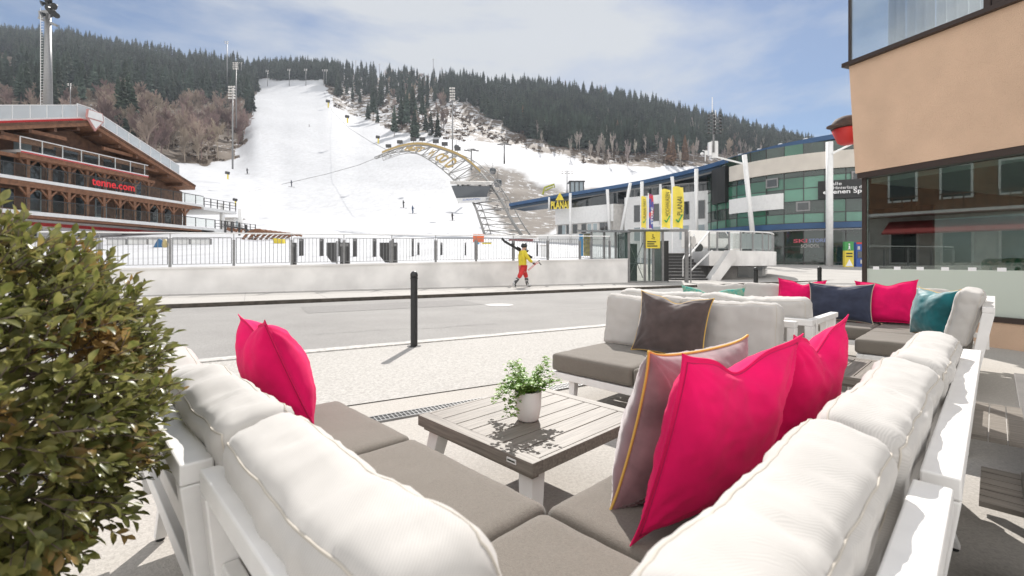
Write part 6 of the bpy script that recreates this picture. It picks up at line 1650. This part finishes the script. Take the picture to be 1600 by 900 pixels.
small_skier(630,325,100,'small skier in black on the lower piste, left of the pair',(.02,.02,.02))
small_skier(644.5,334,96,'small skier in blue and black on the lower piste, right of the pair',(.03,.06,.12))
small_skier(706.5,345,96,'small skier in dark clothes on the piste left of the arch foot',(.03,.02,.02))
small_skier(483,198,300,'tiny skier high up in the middle of the piste',(.08,.05,.04))
small_skier(386,272,130,'small skier near the foot of the tall slim mast',(.03,.03,.03))

# ------------------------------------------------------------------ the walking skier
pX, pY = .42, 18.3
pr = thing('person', 'person in yellow jacket and red trousers walking right, skis on the shoulder', 'person', (pX,pY,.094), math.atan2(.4472,.8944))
H = lambda x, y, z: (x, y, z)
MB_boot = mat('ski_boot_black', (.03,.03,.03), .4, noise_amt=1, nscale=14, c2=(.6,.6,.6), nlo=.52, nhi=.56)
body = skin_obj('body', [H(0,0,.86),H(-.005,0,1.08),H(-.01,0,1.32),H(.0,0,1.44),H(.03,0,1.50),H(.065,0,1.60),H(.18,.09,.47),H(.25,.09,.12),H(-.16,-.08,.45),H(-.40,-.09,.17),
   H(-.01,-.19,1.38),H(.11,-.24,1.13),H(.33,-.22,.96),H(-.01,.19,1.38),H(.12,.22,1.16),H(.22,.12,1.36)],
   [(0,1),(1,2),(2,3),(3,4),(4,5),(0,6),(6,7),(0,8),(8,9),(2,10),(10,11),(11,12),(2,13),(13,14),(14,15)], [.11,.12,.14,.07,.05,.09,.05,.04,.05,.04,.07,.05,.03,.07,.05,.03], M['skin'], pr)
jk = skin_obj('jacket', [H(-.01,0,1.08),H(0,0,.80),H(-.02,0,1.32),H(-.005,0,1.43),H(-.015,-.18,1.39),H(.09,-.25,1.15),H(.30,-.225,.98),H(-.015,.18,1.39),H(.11,.24,1.17),H(.19,.15,1.33)],
   [(0,1),(0,2),(2,3),(2,4),(4,5),(5,6),(2,7),(7,8),(8,9)], [(.18,.16),(.185,.165),(.175,.15),.08,.09,.075,.06,.09,.075,.06], mat('yellow_jacket', (.72,.58,.04), .7, noise_amt=.2, nscale=9), pr, 2)
tr_ = skin_obj('trousers', [H(0,0,.80),H(.03,.09,.76),H(.185,.09,.47),H(.215,.09,.36),H(-.02,-.09,.76),H(-.17,-.09,.46),H(-.25,-.09,.36)],
   [(0,1),(1,2),(2,3),(0,4),(4,5),(5,6)], [.14,.12,.095,.085,.12,.095,.085], mat('red_trousers', (.60,.03,.03), .7, noise_amt=.25, nscale=8), pr, 2)
for nm, pts in (('boot', [H(.20,.09,.40),H(.24,.09,.20),H(.27,.09,.06),H(.43,.09,.06)]), ('boot', [H(-.24,-.09,.38),H(-.36,-.09,.22),H(-.45,-.09,.11),H(-.31,-.09,.04)])):
    skin_obj(nm, pts, [(0,1),(1,2),(2,3)], [.085,.075,.07,.05], MB_boot, pr, 2)
hq = MB(); hq.lathe([(0,-.13),(.045,-.125),(.07,-.08),(.082,-.02),(.085,.03),(.0,.04)], (.07,0,1.60), 16); hq.add([(.15,-.015,1.60),(.15,.015,1.60),(.175,0,1.575),(.15,0,1.63)], [(0,2,3),(2,1,3),(0,1,2)])
hd_ = hq.build('face', M['skin'], pr, smooth=True, local=True)
hq = MB(); hq.lathe([(.105,-.04),(.122,-.0),(.12,.06),(.09,.11),(.04,.135),(0,.138)], (.06,0,1.60), 18); hq.build('helmet', M['black'], pr, smooth=True, local=True)
hq = MB(); hq.tube([(.06,-.10,1.63),(.14,-.075,1.63),(.175,0,1.63),(.14,.075,1.63),(.06,.10,1.63)], .028, 8); hq.build('goggles', M['dark_metal'], pr, smooth=True, local=True)
def glove(c, dirv, par):
    c = Vector(c); d = Vector(dirv).normalized(); s_ = d.cross(Vector((0,0,1))).normalized(); u_ = s_.cross(d)
    pts = [c-d*.05, c, c+d*.05]; rad_ = [.032,.04,.036]; ed = [(0,1),(1,2)]
    for i in range(4):
        L_ = (.03,.036,.034,.026)[i]; o_ = len(pts); b_ = c+d*.055+u_*(.03-.02*i)
        pts += [b_, b_+d*L_-s_*.01, b_+d*L_*1.1-s_*.035]; rad_ += [.011,.0105,.009]; ed += [(2,o_),(o_,o_+1),(o_+1,o_+2)]
    o_ = len(pts); pts += [c+u_*.04-s_*.01, c+u_*.055+d*.035-s_*.025]; rad_ += [.013,.010]; ed += [(1,o_),(o_,o_+1)]
    skin_obj('glove', pts, ed, rad_, M['black'], par, 1)
glove((.37,-.22,.93), (1,0,-.35), pr); glove((.26,.13,1.40), (.6,-.1,.6), pr)
hq = MB(); hq.tube([(.13,-.03,1.33),(.17,.0,1.27),(.15,.04,1.22)], .045, 8); hq.build('scarf', M['black'], pr, smooth=True, local=True)
def loc_build(name, label, cat, builders):
    t = thing(name, label, cat, pr.location, pr.rotation_euler.z)
    for nm, fn, m_ in builders:
        q = MB(); fn(q); q.build(nm, m_, t, local=True)
    return t
def skis(off):
    def fn(q):
        a = Vector((-.72,.16+off,1.80)); b = Vector((.50,.13+off,1.16)); d = (b-a).normalized()
        q.bar(a, b, .026, .085); q.bar(a, a-d*.12+Vector((0,0,.06)), .02, .075)
    return fn
loc_build('pair_of_skis', 'pair of dark skis carried over the shoulder of the walking person', 'skis', [('ski', skis(0), M['black']), ('ski', skis(.03), M['grey_metal']),
  ('binding', lambda q: (q.bar((-.18,.145,1.56),(-.02,.14,1.475), .09,.09), q.bar((-.42,.15,1.68),(-.34,.15,1.64), .09,.11)), M['black'])])
loc_build('ski_poles', 'pair of ski poles held low in the hand of the walking person', 'ski poles', [
  ('pole', lambda q: q.tube([(.08,-.27,.68),(.40,-.25,.92),(.62,-.24,1.06)], .009, 6), M['red']), ('pole', lambda q: q.tube([(.10,-.30,.66),(.42,-.28,.90),(.60,-.27,.98)], .009, 6), M['red']),
  ('grip', lambda q: (q.tube([(.55,-.24,1.02),(.63,-.24,1.06)], .02, 8), q.tube([(.58,-.27,.975),(.68,-.27,.88)], .02, 8)), M['black'])])

# ------------------------------------------------------------------ haze
if HAZE > 0:
    q = MB(); q.box(-1120, 1120, -260, 790, -1, 372); hz = q.build('haze', [], None)
    m = bpy.data.materials.new('thin_blue_haze'); m.use_nodes = True; t = m.node_tree; t.nodes.remove(bsdf(m))
    pv = t.nodes.new('ShaderNodeVolumePrincipled'); pv.inputs['Density'].default_value = HAZE; pv.inputs['Color'].default_value = (.80,.88,1,1); pv.inputs['Anisotropy'].default_value = .2
    t.links.new(pv.outputs[0], t.nodes['Material Output'].inputs['Volume']); hz.data.materials.clear(); hz.data.materials.append(m); tag(hz, 'thin bluish haze over the valley', 'haze', kind='stuff')
    scene.cycles.volume_bounces = 0; scene.cycles.volume_max_steps = 32
